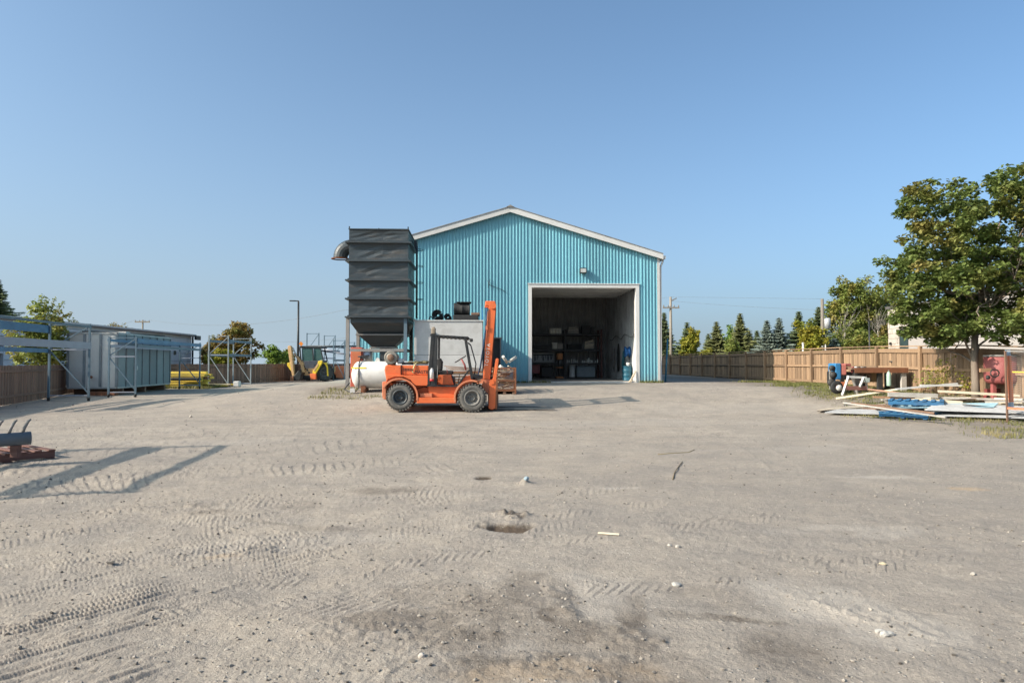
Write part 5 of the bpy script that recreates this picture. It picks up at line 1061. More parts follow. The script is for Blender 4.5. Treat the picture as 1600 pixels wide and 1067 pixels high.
MB().tube(H(160, 300, HY-.3), H(240, 480, HY+.1), .05, 8).build('hydraulic_ram', ALU, bk); MB().path([H(200, 380, HY), H(250, 420, HY-.1), H(300, 520, HY), H(340, 600, HY)], .03, 5).build('hydraulic_hose', BLK, bk)
q = MB(); q.prism([(H(*p).x, H(*p).z) for p in ((150, 690), (205, 680), (260, 610), (300, 650), (280, 740), (180, 745))], HY-.6, HY+.2); q.build('digging_bucket', BLK, bk, bevel=.03)
for i in range(4): MB().bar((H(165+i*9, 690).x, HY-.62, H(0, 695).z), (H(160+i*12, 745).x, HY-.68, H(0, 750).z), .07, .05).build('bucket_tooth', RUST, bk)
wheel(H(575, 640).x, H(575, 640).z, .68, HY+.35, -1, 'rear_tyre', bk, BLKSTEEL, 22, .5, mat('dark_tyre', (.035, .04, .042), .85, damt=.3)); wheel(H(265, 640).x, H(0, 640).z, .68, HY+2.4, -1, 'rear_tyre', bk, BLKSTEEL, 22, .5, mat('dark_tyre', (0, 0, 0)))
hp([(560, 505), (605, 500), (632, 555), (640, 690), (620, 690), (612, 570), (590, 530)], HY+.3, HY+.9, 'fender', YELLOW, .03)
wheel(H(670, 680).x, H(0, 680).z, .42, HY+1.6, -1, 'front_tyre', bk, BLKSTEEL, 18, .35, mat('dark_tyre', (0, 0, 0)))
hp([(540, 560), (700, 560), (700, 640), (540, 660)], HY+1.2, HY+2.2, 'engine_cover', TANP)
hp([(620, 560), (690, 548), (835, 552), (862, 600), (868, 700), (830, 722), (700, 722), (690, 610)], HY+1.5, HY+3.6, 'loader_bucket', ORANGE2, .04); hp([(612, 560), (640, 552), (710, 640), (700, 680)], HY+1.3, HY+1.49, 'loader_arm', ORANGE2)
sg = hp([(208, 236), (236, 203), (268, 238), (238, 274)], HY+.72, HY+.76, 'warning_sign', mat('sign_orange', (.75, .22, .02), .4), 0)
hp([(236, 268), (242, 268), (242, 290), (236, 290)], HY+.761, HY+.78, 'sign_stem', BLK, 0)

# ---------------------------------------------------------------- foreground left: pallet with tine bar
def pallet(label, c, rz, w_=1.2, d_=1.0, m=GREYW, group=None, h_=.14, lift=0, tilt=0):
    t_ = thing('pallet', label, 'pallet', c, rz, group); M = wm(t_)
    def bx(name, ctr, sz): 
        mb = MB().box(ctr, sz); mb.v = [M @ v for v in mb.v]; mb.build(name, m, t_, bevel=.004)
    for i in range(7): bx('deck_board', (-w_/2+.05+i*(w_-.1)/6, 0, h_-.01), (.1, d_, .02))
    for y in (-d_/2+.05, 0, d_/2-.05): bx('stringer', (0, y, h_/2), (w_, .045 if h_ > .12 else .04, h_-.04-.002))
    for i in (0, 1, 2): bx('bottom_board', (-w_/2+.06+i*(w_-.12)/2, 0, .01-.0), (.1, d_, .018))
    if tilt: t_.rotation_euler[1] = tilt
    return t_
RPAL = wood('red_brown_pallet', (.15, .06, .045), (.24, .12, .09), 'x')
p = hit(30, 722); pl = pallet('reddish wooden pallet lying at the left edge of the yard', (p.x-.42, p.y+.1, ghz(p.x, p.y)-.005), R(52), 1.25, 1.05, RPAL)
t_ = thing('tine_bar', 'grey steel bar with a row of curved tines resting above the pallet', 'attachment', (p.x-.3, p.y+.0, .16)); STB = mat('blue_grey_bar', (.12, .135, .145), .5, var=.2)
e1 = P(48, 684, 10.6); e0 = e1+Vector((-1.35, -1.15, -.03)); MB().tube(e0, e1, .095, 20).build('bar', STB, t_, bevel=0)
dd = (e1-e0).normalized()
for k in range(7):
    b0 = e1-dd*(.10+k*.165)+Vector((0, 0, .085)); MB().path([b0, b0+Vector((.03, 0, .08)), b0+Vector((.07, .02, .17)), b0+Vector((.10, .02, .19))], [.022, .022, .018, .012], 6).build('tine', GREYST, t_)
for f in (.25, .9):
    c_ = e0.lerp(e1, f); MB().box((c_.x, c_.y, (c_.z-.09+.14)/2+.0), (.1, .1, max(.02, c_.z-.09-.14))).build('support_block', RPAL, t_)

# ---------------------------------------------------------------- right side clutter
def RX(zx, zy, Y): return P(1280+zx/5, 520+zy/5, Y)      # from enlargement coordinates
# yard bench (red brown beam table)
TYY = 22.6
def lowz(x, y): return gz(x, y)
tb = thing('steel_bench', 'long rust brown steel bench standing before the right fence', 'bench', (RX(450, 0, TYY).x, TYY, lowz(11.5, TYY)))
zt_ = RX(450, 272, TYY).z; x0_, x1_ = RX(250, 0, TYY).x, RX(690, 0, TYY).x
for k in range(4): MB().bb(x0_, x1_, TYY+.01+k*.3, TYY+.29+k*.3, zt_-.06, zt_).build('top_plank', BROWNRUST, tb)
MB().bb(x0_+.1, x1_, TYY-.02, TYY+.008, zt_-.17, zt_-.0).build('apron', RUST, tb)
for zx in (300, 480, 665): 
    x = RX(zx, 0, TYY).x; MB().bb(x-.08, x+.08, TYY+.05, TYY+.15, lowz(x, TYY)-.05, zt_-.062).build('leg', [DK, DK, GREYW][(zx > 400)+(zx > 600)], tb); MB().bb(x-.06, x+.06, TYY+1.0, TYY+1.1, lowz(x, TYY)-.05, zt_-.062).build('leg', DK, tb)
q = MB(); x = RX(690, 0, 23).x; tag(MB().tube((x-.1, 23.9, 1.55), (x+3.2, 23.9, 1.42), .022, 8).build('steel_rod', BLK), 'long dark rod running right from the bench before the fence', 'rod')
# blue and red machine at the left end
mt = thing('blue_machine', 'weathered blue and red machine head at the left end of the bench', 'machine', (RX(150, 0, 23).x, 23, lowz(10.7, 23)))
def bxr(name, zx0, zx1, zy0, zy1, Y, d, m, par, bevel=.02): a = RX(zx0, zy1, Y); b_ = RX(zx1, zy0, Y); return MB().bb(a.x, b_.x, Y, Y+d, a.z, b_.z).build(name, m, par, bevel=bevel)
bxr('blue_cover', 128, 172, 238, 365, 22.8, .5, BLUEP, mt, .03); bxr('red_cover', 174, 215, 245, 330, 22.82, .5, mat('salmon_paint', (.60, .20, .16), .5), mt, .03); bxr('top_arm', 205, 250, 240, 262, 22.85, .3, REDP, mt)
bxr('gear_case', 98, 126, 300, 400, 22.9, .35, BLK, mt, .04); bxr('base_frame', 165, 215, 385, 440, 22.75, .5, ORANGE2, mt)
for zx, zy, r in ((105, 275, .09), (115, 330, .11), (100, 390, .12)): a = RX(zx, zy, 22.8); MB().lathe([(0, 0), (r, 0), (r, .08), (r*.6, .1), (0, .1)], a, 'y', 14).build('pulley', DK, mt)
a = RX(140, 425, 22.6); MB().lathe([(.08, 0), (.19, -.02), (.22, .03), (.19, .08), (.08, .06)], a, 'y', 18).build('wheel', DRUB, mt); a = RX(160, 430, 22.55); MB().lathe([(0, 0), (.1, 0), (.1, .05), (0, .05)], a, 'y', 14).build('wheel_hub', WHITE, mt)
bxr('leg', 85, 95, 270, 440, 22.9, .06, GREYST, mt, 0)
bxr('leg', 120, 128, 365, 450, 22.9, .06, BLUEP, mt, 0)
rr = random.Random(12)
eng = thing('engine_block', 'greasy dark engine block sitting under the bench top', 'engine', RX(320, 370, 22.9)); bxr('block', 255, 370, 305, 370, 22.9, .6, DK, eng, .05)
for k in range(5): a = RX(262+k*24, 300, 22.85); MB().lathe([(0, -.05), (.06, -.04), (.07, .1), (.03, .16), (0, .16)], a, 'z', 10).build('fitting', [REDP, WHITE, DK, GREYST, DK][k], eng)
a = RX(365, 345, 22.8); MB().lathe([(.1, 0), (.2, 0), (.22, .05), (.2, .1), (.1, .1)], a, 'y', 18).build('flywheel', BROWNRUST, eng)
cr = thing('cardboard_crate', 'tan crate under the middle of the bench', 'crate', RX(428, 390, 23)); bxr('body', 405, 452, 292, 385, 23.2, .5, mat('tan_card', (.40, .28, .16), .9), cr); bxr('lid', 402, 455, 286, 291.5, 23.18, .54, mat('tan_card', (0, 0, 0)), cr)
# white saw horse
sw = thing('sawhorse', 'white painted steel sawhorse frame before the bench', 'sawhorse', (RX(265, 0, 21.6).x, 21.6, lowz(11, 21.6)))
def tb_(pts, Y, r=.035): 
    return [RX(px, py, yy) for (px, py, yy) in pts]
for pts in ([(180, 488, 21.3), (228, 345, 21.7)], [(300, 478, 22.2), (258, 350, 21.8)], [(318, 420, 21.5), (348, 350, 21.7)], [(375, 440, 22.1), (362, 355, 21.8)]): MB().bar(*tb_(pts, 0), .06, .06).build('leg', WHITE, sw)
MB().bar(RX(222, 343, 21.72), RX(362, 350, 21.78), .10, .07).build('top_bar', WHITE, sw); MB().bar(RX(205, 430, 21.45), RX(372, 432, 21.6), .02, .13).build('lower_panel', mat('pink_red_panel', (.42, .19, .15), .6), sw); MB().bar(RX(372, 352, 21.7), RX(372, 385, 21.7), .12, .12).build('end_plate', mat('mint_grey', (.42, .47, .44), .6), sw)
cy = thing('gas_bottle', 'pale green gas bottle standing by the bench leg', 'gas bottle', RX(545, 415, 21.9)); a = RX(545, 415, 21.9); MB().lathe([(0, 0), (.065, 0), (.07, .02), (.07, .36), (.05, .43), (.025, .46), (0, .47)], a, n=16).build('body', mat('mint_green', (.38, .52, .42), .5), cy); MB().lathe([(0, .471), (.025, .471), (.025, .51), (0, .51)], a, n=8).build('valve', GREYST, cy)
# stacked lumber and sheets
def gp(zx, zy):
    p = hit(1280+zx/5, 520+zy/5); return p
def plank(label, A, B, w_, th, m, name='plank', z=(0, 0), group=None, cat='plank'):
    a = gp(*A); b_ = gp(*B); a = Vector((a.x, a.y, gz(a.x, a.y)+z[0])); b_ = Vector((b_.x, b_.y, gz(b_.x, b_.y)+z[1]))
    return tag(MB().bar(a, b_, w_, th).build(name, m), label, cat, group)
def PL(label, A, YA, B, YB, w_, th, m, name='plank', cat='plank'):
    return tag(MB().bar(RX(*A, YA), RX(*B, YB), w_, th).build(name, m), label, cat)
TSIDE = -1
# corrugated white sheets on the ground (long, near edge)
def corr(label, c0, c1, wd, tl, z_b, m, amp=.018, pitch=.11):
    a, b_ = Vector(c0), Vector(c1); d = b_-a; L = d.length; y = d/L; x = Vector((y.y, -y.x, 0)).normalized(); n = int(wd/pitch*4); vs = []
    for i in range(n+1):
        s = (i/n-.5)*wd; zz = amp*(1 if (i % 4) in (1, 2) else 0)+tl*(s+wd/2)*(1 if TSIDE > 0 else -1)+(0 if TSIDE > 0 else tl*wd)
        vs += [a+x*s+Vector((0, 0, zz)), b_+x*s+Vector((0, 0, zz)), a+x*s+Vector((0, 0, zz-.006)), b_+x*s+Vector((0, 0, zz-.006))]
    f = []
    for i in range(n): j = 4*i; f += [(j, j+4, j+5, j+1), (j+2, j+3, j+7, j+6), (j, j+2, j+6, j+4), (j+1, j+5, j+7, j+3)]
    return tag(MB().add(vs, f).build('corrugated_sheet', m), label, 'metal sheet')
SHW = mat('white_sheet_metal', (.34, .335, .33), .5, var=.2, damt=.5, dscale=2)
g0 = Vector((9.75, 18.6, 0)); g1 = Vector((12.6, 13.6, 0))
def zg(x, y, o): return Vector((x, y, gz(x, y)+o))
A1 = RX(150, 515, 19.6); 
corr('long white corrugated sheet lowest along the near edge of the pile', zg(10.0, 19.4, .06), zg(12.6, 15.2, .10), .75, .10, 0, SHW)
corr('white corrugated sheet lying over the right end of the pile', zg(11.4, 17.2, .17), zg(13.6, 14.9, .16), 1.0, .12, 0, SHW)
corr('short pale blue grey sheet at the middle of the pile', zg(11.0, 18.2, .16), zg(12.6, 16.5, .18), .7, .12, 0, mat('pale_blue_sheet', (.25, .37, .42), .5))
BLP = wood('blue_painted_pallet', (.015, .10, .22), (.04, .16, .30), 'x', rv=.1)
pallet('blue pallet lying lowest under the near sheets', zg(11.0, 17.3, .0), R(-58), 1.2, 1.0, BLP)
pallet('blue pallet lying on top of the sheets', zg(11.5, 17.9, .21), R(-35), 1.25, .95, BLP)
pallet('grey weathered pallet under the planks in the pile', zg(12.2, 19.1, .02), R(-20), 1.3, 1.0, GREYW); 
corr('narrow tan sheet strip at the left end of the pile', zg(9.9, 20.0, .05), zg(11.3, 19.0, .12), .5, .08, 0, mat('tan_sheet', (.33, .28, .22), .6))
PL('long pale plank rising from the gravel at the left end of the pile', (130, 512), 20.6, (610, 440), 19.9, .13, .05, PALEW)
PL('white board laid sloping over the tan planks', (600, 440), 19.7, (1075, 396), 19.4, .16, .04, OFFW, 'board', 'board')
PL('second white board lying level behind the sloping board', (790, 410), 20.6, (1320, 412), 20.2, .12, .05, OFFW, 'board', 'board')
PL('thick weathered beam lying across the middle of the pile', (540, 480), 19.2, (920, 492), 18.8, .2, .12, GREYW, 'beam', 'beam')
PL('long cream board stretching right past the mesh panel', (930, 455), 18.4, (1560, 490), 17.6, .22, .06, PALEW, 'board', 'board')
PL('cream timber ending in a raw cut at the middle of the pile', (750, 520), 18.2, (1120, 546), 17.6, .18, .08, PALEW, 'timber', 'timber')
PL('red flecked tan plank at the left of the pile', (380, 440), 20.2, (640, 470), 19.8, .16, .04, mat('pinkish_plank', (.50, .27, .18), .8), 'plank')
PL('thin grey strip along the near edge of the pile', (190, 545), 17.9, (990, 660), 15.6, .07, .03, GREYW, 'strip', 'strip')
PL('dark brown strip beside the near white sheet', (250, 548), 17.7, (900, 628), 16.2, .05, .05, BROWNRUST, 'strip', 'strip')
PL('pale grey plank low at the right of the pile', (940, 508), 18.9, (1440, 520), 18.2, .2, .05, GREYW)
PL('thin bent metal strip over the white sheets', (1120, 560), 16.8, (1500, 590), 16.2, .06, .02, BLKSTEEL, 'strip', 'strip')
PL('short tan plank sticking out above the mesh panel base', (1380, 512), 17.8, (1600, 520), 17.2, .16, .05, PALEW)
PL('orange brown plank low behind the pallets', (420, 500), 19.4, (760, 512), 19.0, .14, .05, mat('orange_brown_plank', (.36, .20, .11), .8))
for k in range(26):
    xa = random.uniform(10.4, 13.4); ya = random.uniform(16.8, 20.4); an = random.uniform(-.7, .1); ln = random.uniform(.4, 1.3)
    a = zg(xa, ya, random.uniform(.1, .22)); tag(MB().bar(a, a+Vector((math.cos(an)*ln, math.sin(an)*ln, random.uniform(-.03, .06))), .09, .03).build('scrap_plank', _pm := random.choice([PALEW, GREYW, BROWNRUST, GREYW])), 'short loose %s scrap plank strewn through the lumber pile' % {PALEW: 'pale', GREYW: 'grey', BROWNRUST: 'brown'}[_pm], 'plank', 'scrap planks in the pile')
# red frame trestle
tr = thing('red_trestle', 'red steel trestle standing in the pile right of the planks', 'trestle', RX(1290, 560, 18.6))
for pts in (((1270, 560), (1310, 480)), ((1400, 470), (1340, 440))): MB().bar(RX(*pts[0], 18.6), RX(*pts[1], 18.8), .08, .08).build('leg', mat('dark_red_trestle', (.17, .035, .03), .6), tr)
MB().bar(RX(1300, 455, 18.8), RX(1500, 445, 18.9), .1, .12).build('top_beam', mat('dark_red_trestle', (.17, .035, .03), .6), tr); MB().bar(RX(1440, 440, 18.9), RX(1400, 520, 18.8), .05, .05).build('brace', mat('dark_red_trestle', (.17, .035, .03), .6), tr)
# red tank
rt = thing('red_tank', 'faded red cylindrical tank standing before the right fence', 'tank', RX(1430, 400, 18.4)); a = RX(1430, 398, 18.6); rT = (RX(1545, 0, 18.6).x-RX(1315, 0, 18.6).x)/2; hT = RX(0, 190, 18.6).z-a.z
MB().lathe([(0, 0), (rT*.75, .0), (rT*.93, .05), (rT, .12), (rT, hT), (rT*.96, hT+.01), (0, hT+.01)], a, n=32).build('shell', REDP, rt); MB().lathe([(0, hT+.011), (rT*1.03, hT+.011), (rT*1.03, hT+.06), (0, hT+.08)], a, n=32).build('lid', GREYST, rt)
q = MB(); c_ = RX(1367, 315, 18.6-rT-.02); pts = [c_+Vector((.12*math.cos(t), -.02, .10*math.sin(t))) for t in np.linspace(0, 6.283, 17)]; q.path(pts, .018, 6); q.build('port_ring', DK, rt)
MB().lathe([(0, 0), (.05, 0), (.06, .04), (0, .06)], RX(1325, 348, 18.1), 'y', 10).build('plug', DK, rt)
for s in (-.6, .6): MB().bb(a.x+s*rT-.05, a.x+s*rT+.05, a.y-.05, a.y+.05, gz(a.x, a.y)-.05, a.z+.03).build('leg', REDP, rt)
MB().bar(RX(1255, 292, 18.3), RX(1340, 290, 18.3), .05, .1).build('side_arm', mat('orange_brown_plank', (0, 0, 0)), rt)
# meter on fence
mtx = thing('electric_meter', 'small grey meter box fixed to the fence left of the trunk', 'meter', RX(1168, 215, 20.6)); bxr('box', 1150, 1185, 200, 245, 20.5, .12, GREYST, mtx); a = RX(1180, 235, 20.45); MB().lathe([(0, -.02), (.05, 0), (.05, .05), (0, .05)], a, 'y', 12).build('dial', WHITE, mtx)
# mesh panel at the right edge
MP = 15.35
def MZ(zx, zy, Y=MP): return P(1540+zx/7.117, 530+zy/7.117, Y)
mp = thing('mesh_panel', 'upright expanded metal panel with orange post at the right edge', 'panel', (MZ(230, 0).x, MP, 0))
xp = MZ(222, 0).x; gzb = MZ(0, 995).z
a, b_ = MZ(218, 130), MZ(245, 995)
MB().bar(a, b_, .035, .035).build('corner_post', BROWNRUST, mp)
n = 44
for i in range(n):
    f = i/n; c_ = a.lerp(b_, f+.5/n); MB().box(c_+Vector((.03, 0, 0)), (.05, .03, .008)).build('rung', GREYST, mp)
MB().bar(MZ(255, 185, MP+.05), MZ(285, 700, MP+.05), .10, .03, (0, 1, 0)).build('orange_post', mat('strong_orange', (.62, .13, .03), .5), mp)
MB().bar(MZ(245, 120, MP+.05), MZ(252, 183, MP+.05), .10, .03, (0, 1, 0)).build('post_cap', mat('light_blue_paint', (.28, .45, .62), .5), mp); MB().bar(MZ(278, 702, MP+.05), MZ(282, 765, MP+.05), .12, .03, (0, 1, 0)).build('post_foot', mat('light_blue_paint', (0, 0, 0)), mp)
MB().bar(MZ(230, 130, MP), MZ(560, 140, MP-.5), .03, .03).build('top_rail', GREYST, mp); MB().bar(MZ(240, 765, MP), MZ(600, 790, MP-.5), .04, .05).build('bottom_rail', ORANGE2, mp)
q = MB(); nx_, nz_ = 26, 40
x0v, x1v = MZ(262, 0).x, MZ(262, 0).x+1.1
za_, zb_ = MZ(0, 150).z, MZ(0, 965).z
for i in range(nz_):
    z = za_+(zb_-za_)*i/nz_; pts = [(x0v+(x1v-x0v)*k/nx_, MP-.5*k/nx_+.02, z+(.012 if k % 2 else -.012)) for k in range(nx_+1)]
    for u, v in zip(pts, pts[1:]): q.bar(u, v, .007, .008)
q.build('expanded_mesh', GREYST, mp)
tag(MB().tube(MZ(290, 365, 16.2), MZ(600, 372, 15.8), .02, 8).build('yellow_tube', YELLOW), 'thin yellow tube behind the mesh panel', 'tube')
tag(MB().bar(MZ(270, 980, MP-.1), MZ(650, 1010, MP-.3), .1, .03).build('ground_bar', GREYST), 'flat grey bar lying on the gravel under the mesh panel', 'bar')

# ---------------------------------------------------------------- vegetation
def leaves(name, m, centers, per, spread, size, parent, flat=.5, aspect=.7, seed=0, droop=0):
    rg = np.random.default_rng(seed); C_ = np.repeat(np.asarray(centers), per, 0); N = len(C_)
    d = rg.standard_normal((N, 3)); d /= np.linalg.norm(d, axis=1)[:, None]; rr_ = rg.random((N, 1))**.45
    sp = np.array(spread if hasattr(spread, '__len__') else (spread,)*3); P0 = C_+d*rr_*sp
    nrm = rg.standard_normal((N, 3)); nrm[:, 2] = np.abs(nrm[:, 2])+flat*1.6; nrm += d*.5; nrm /= np.linalg.norm(nrm, axis=1)[:, None]
    t1 = np.cross(nrm, rg.standard_normal((N, 3))); t1 /= np.linalg.norm(t1, axis=1)[:, None]; t2 = np.cross(nrm, t1)
    s = (size*(.6+.8*rg.random((N, 1)))); t1 = t1*s; t2 = t2*s*aspect; cup = nrm*s*.25
    # 5-lobed-ish leaf: six points
    V = np.stack([P0-t1, P0-t1*.2-t2+cup, P0+t1*.55-t2*.55, P0+t1, P0+t1*.55+t2*.55, P0-t1*.2+t2+cup], 1).reshape(-1, 3)
    b_ = np.arange(N)[:, None]*6; Fq = np.concatenate([b_+np.array([[0, 1, 2, 3]]), b_+np.array([[0, 3, 4, 5]])], 0)
    tint = np.clip(np.repeat(rg.random(len(centers)), per)*.6+rg.random(N)*.4, 0, 1)
    return np_mesh(name, V, Fq, m, [('tint', 'FACE', np.concatenate([tint, tint]))], parent)
def limb(mb, a, b_, r0, r1, rg, n=5):
    pts = [Vector(a)]
    for i in range(1, n+1):
        f = i/n; p_ = Vector(a).lerp(Vector(b_), f); j = (Vector(b_)-Vector(a)).length*.06; pts.append(p_+Vector((rg.uniform(-j, j), rg.uniform(-j, j), rg.uniform(-j, j)))*(f < 1))
    mb.path(pts, [r0+(r1-r0)*i/n for i in range(n+1)], 7); return pts
def tree(name, label, base, hgt, crown_c, crown_r, ncl, per, spread, size, lm, tr=.12, seed=1, group=None, limbs=10, lump=.35, bm_=None, cat='tree', flat=.5, shape=None):
    rg = random.Random(seed); t_ = thing(name, label, cat, base, 0, group); base = Vector(base); cc = Vector(crown_c); cr_ = Vector(crown_r)
    bm_ = bm_ or BARK; mb = MB(); top = Vector((base.x+rg.uniform(-.1, .1), base.y, cc.z-.1*cr_.z)); tp = limb(mb, base, top, tr, tr*.55, rg, 6); mb.build('trunk', bm_, t_)
    cen = []
    while len(cen) < ncl:
        v = Vector((rg.gauss(0, 1), rg.gauss(0, 1), rg.gauss(0, 1))).normalized()*(rg.random()**.38)
        if shape and not shape(v): continue
        wob = 1+lump*(math.sin(v.x*4.1+seed)*math.sin(v.z*5.3+seed*2)+.5*math.sin(v.y*7+seed))
        cen.append(cc+Vector((v.x*cr_.x, v.y*cr_.y, v.z*cr_.z))*wob)
    mb = MB()
    for i in range(limbs):
        k = rg.randrange(len(cen)); s_ = tp[min(len(tp)-1, 3+rg.randrange(4))]; q_2 = limb(mb, s_, cen[k], tr*.38, tr*.07, rg, 5)
        for j in range(3): limb(mb, q_2[2+j % 3], cen[rg.randrange(len(cen))].lerp(cen[k], .6), tr*.14, tr*.03, rg, 3)
    if limbs: mb.build('limb', bm_, t_)
    leaves('crown', lm, [tuple(c) for c in cen], per, spread, size, t_, seed=seed, flat=flat); return t_
LM_G = leafmat('maple_green', (.085, .13, .03), (.20, .24, .065), (.28, .23, .07), .35)
LM_Y = leafmat('maple_yellow', (.17, .22, .03), (.42, .36, .05), (.34, .26, .04), .35)
LM_O = leafmat('maple_orange', (.15, .15, .04), (.40, .22, .06), (.22, .23, .05), .25)
LM_B = leafmat('bright_green', (.12, .21, .03), (.27, .36, .07), None, .3)
LM_L = leafmat('light_maple', (.17, .23, .05), (.36, .37, .09), (.36, .26, .07), .3)
LM_W = leafmat('willow_green', (.11, .155, .03), (.27, .29, .07), (.30, .24, .06), .3)
LM_S = leafmat('spruce_green', (.10, .14, .065), (.20, .23, .11), None, .05)
LM_S2 = leafmat('spruce_blue', (.13, .17, .14), (.27, .31, .25), None, .05)
LM_S3 = leafmat('spruce_olive', (.12, .14, .05), (.24, .24, .10), None, .05)
# big near maple
tY = 19.1; bx = PX(1523, tY); bz = gz(bx, tY)
def mz(py): return PZ(py, tY, 1520)
big = thing('maple_tree', 'large leafy green maple standing in front of the right fence', 'tree', (bx, tY, bz))
rg = random.Random(21); mb = MB(); top = Vector((bx+.35, tY+.1, mz(430))); tp = [Vector((bx, tY, bz-.05)), Vector((bx+.01, tY, bz+.5)), Vector((bx-.01, tY, bz+1)), Vector((bx+.02, tY, mz(520)))]; mb.path(tp, [.125, .10, .09, .085], 9); tp2 = limb(mb, tp[-1], top, .085, .04, rg, 6); mb.build('trunk', BARK, big)
cl = []   # crown silhouette from the photo: rows of (y, left px, right px)
rowsil = [(275, 1560, 1592), (295, 1540, 1600), (305, 1428, 1610), (330, 1424, 1640), (360, 1420, 1660), (390, 1410, 1670), (415, 1392, 1675), (440, 1392, 1680), (465, 1402, 1680), (490, 1405, 1680), (508, 1425, 1665), (524, 1470, 1600)]
for (py, l, r_) in rowsil:
    xa, xb = PX(l, tY)+.12, PX(r_, tY)-.12; n = int((xb-xa)*11)+3; half = (xb-xa)/2; xm = (xa+xb)/2
    for i in range(n):
        x = rg.uniform(xa, xb)
        if 300 < py < 345 and PX(1462, tY) < x < PX(1490, tY) and rg.random() < .8: continue
        if py == 305 and x > PX(1500, tY) and rg.random() < .2: continue
        f = math.sqrt(max(0, 1-((x-xm)/half)**2)); y = tY+rg.uniform(-1, 1)*f*2.2
        cl.append((x, y, mz(py)+rg.uniform(-.25, .25)))
mb = MB()
for i in range(40):
    c_ = cl[rg.randrange(len(cl))]; s_ = (tp[-2:]+tp2)[rg.randrange(8)]; qq = limb(mb, s_, c_, .035, .008, rg, 5)
    for j in range(2): limb(mb, qq[3], Vector(cl[rg.randrange(len(cl))]).lerp(Vector(c_), .75), .014, .005, rg, 3)
mb.build('limb', BARK, big)
leaves('crown', LM_G, cl, 96, (.31, .31, .18), .062, big, seed=5, flat=.7)
# spruces
def spruce(label, px, pyt, Y, wpx, lm, seed):
    rg = np.random.default_rng(seed); x = PX(px, Y); zt_ = PZ(pyt, Y, px); z0_ = gz(x, Y)+.2; Hh = zt_-z0_; Rm = wpx/F*Y/2*1.12
    t_ = thing('spruce_tree', label, 'tree', (x, Y, z0_-.3), 0, 'spruces behind the right fence' if px > 500 else None)
    MB().tube((x, Y, z0_-.3), (x, Y, zt_), .12, 7, .012).build('trunk', BARK, t_)
    V = []; T = []; nw = int(Hh/.13)
    for k in range(nw):
        f = (k+.5)/nw; z = z0_+Hh*f; rad = Rm*1.85*(1-f)**1.05*(.62+.38*math.sin(k*1.7+seed)**2+.25*rg.random())+.05; nb = int(9+13*(1-f))
        for j in range(nb):
            a = rg.random()*6.283; L = rad*(.55+.6*rg.random()); dirv = np.array([math.cos(a), math.sin(a), 0]); nn = max(3, int(L/.10)); tn = rg.random()
            for m_ in range(nn):
                u = (m_+.6)/nn; c_ = np.array([x, Y, z])+dirv*L*u+np.array([0, 0, -.28*L*u+.16*L*u*u*1.4]); sd_ = np.array([-dirv[1], dirv[0], 0]); w_ = .17*(1.15-u)+.08
                for s in (-1, 1):
                    tip = c_+dirv*.10+sd_*s*w_*(1+.4*rg.random())+np.array([0, 0, -.05-.04*rg.random()]); V += [c_-dirv*.11+np.array([0, 0, .04]), c_+dirv*.14, tip]; T.append(np.clip(tn*.6+rg.random()*.3+.3*u-.1, 0, 1))
                V += [c_-dirv*.05, c_+dirv*.05+sd_*.02, c_+np.array([0, 0, -.2-.1*rg.random()])]; T.append(tn*.5)
    V = np.array(V); np_mesh('crown', V, np.arange(len(V)).reshape(-1, 3), lm, [('tint', 'FACE', np.array(T))], t_)
SPR = [('dark spruce just right of the workshop corner', 1038, 488, 64, 34, LM_S), ('spruce behind the small yellow green maple by the workshop', 1074, 503, 62, 34, LM_S), ('short narrow dark spruce fourth from the workshop', 1107, 521, 68, 22, LM_S), ('olive spruce left of the tall middle spruce', 1120, 502, 60, 36, LM_S3),
       ('tall middle spruce with an even pointed crown', 1157, 489, 58, 40, LM_S3), ('short spruce tucked right of the tall middle spruce', 1171, 515, 60, 26, LM_S3), ('small spruce with a spindly top between bigger ones', 1183, 516, 66, 26, LM_S), ('bluish spruce with the broad skirt', 1199, 500, 56, 38, LM_S2),
       ('second bluish spruce right of the broad skirted one', 1218, 496, 56, 38, LM_S2), ('thick dark spruce left of the yellow maple', 1249, 486, 56, 44, LM_S), ('tall spruce behind the pole with the transformer', 1280, 479, 60, 46, LM_S), ('low bluish spruce right of the transformer pole', 1304, 528, 50, 44, LM_S2), ('dark spruce at the left edge behind the warehouse', -6, 436, 62, 82, LM_S)]
for i, (l, px, py, Y, w_, lm) in enumerate(SPR): spruce(l, px, py, Y, w_, lm, 100+i)
def dtree(name, label, px, Y, pyt, pyb, wpx, lm, ncl, per, sp, sz, seed, group=None, limbs=8, tr=.1, bm_=None, lump=.3, cat='tree'):
    x = PX(px, Y); zt_ = PZ(pyt, Y, px); zb_ = PZ(pyb, Y, px); zc = (zt_+zb_)/2
    return tree(name, label, (x, Y, gz(x, Y)-.05), 0, (x, Y, zc), (wpx/F*Y/2, wpx/F*Y/2, (zt_-zb_)/2), ncl, per, sp, sz, lm, tr, seed, group, limbs, lump, bm_, cat)
dtree('maple_tree', 'small yellow green maple before the second spruce from the workshop', 1078, 52, 514, 566, 28, LM_Y, 60, 40, .28, .10, 31)
dtree('maple_tree', 'yellow maple spreading in front of the transformer pole', 1268, 50, 505, 560, 46, LM_Y, 90, 45, .32, .10, 32)
dtree('birch_tree', 'bright green tree left of the tall middle spruce', 1140, 64, 518, 570, 22, LM_B, 50, 40, .3, .11, 33)
dtree('shrub', 'olive shrub low between the middle spruces', 1146, 55, 532, 575, 24, LM_W, 40, 40, .3, .10, 34, limbs=3, cat='shrub')
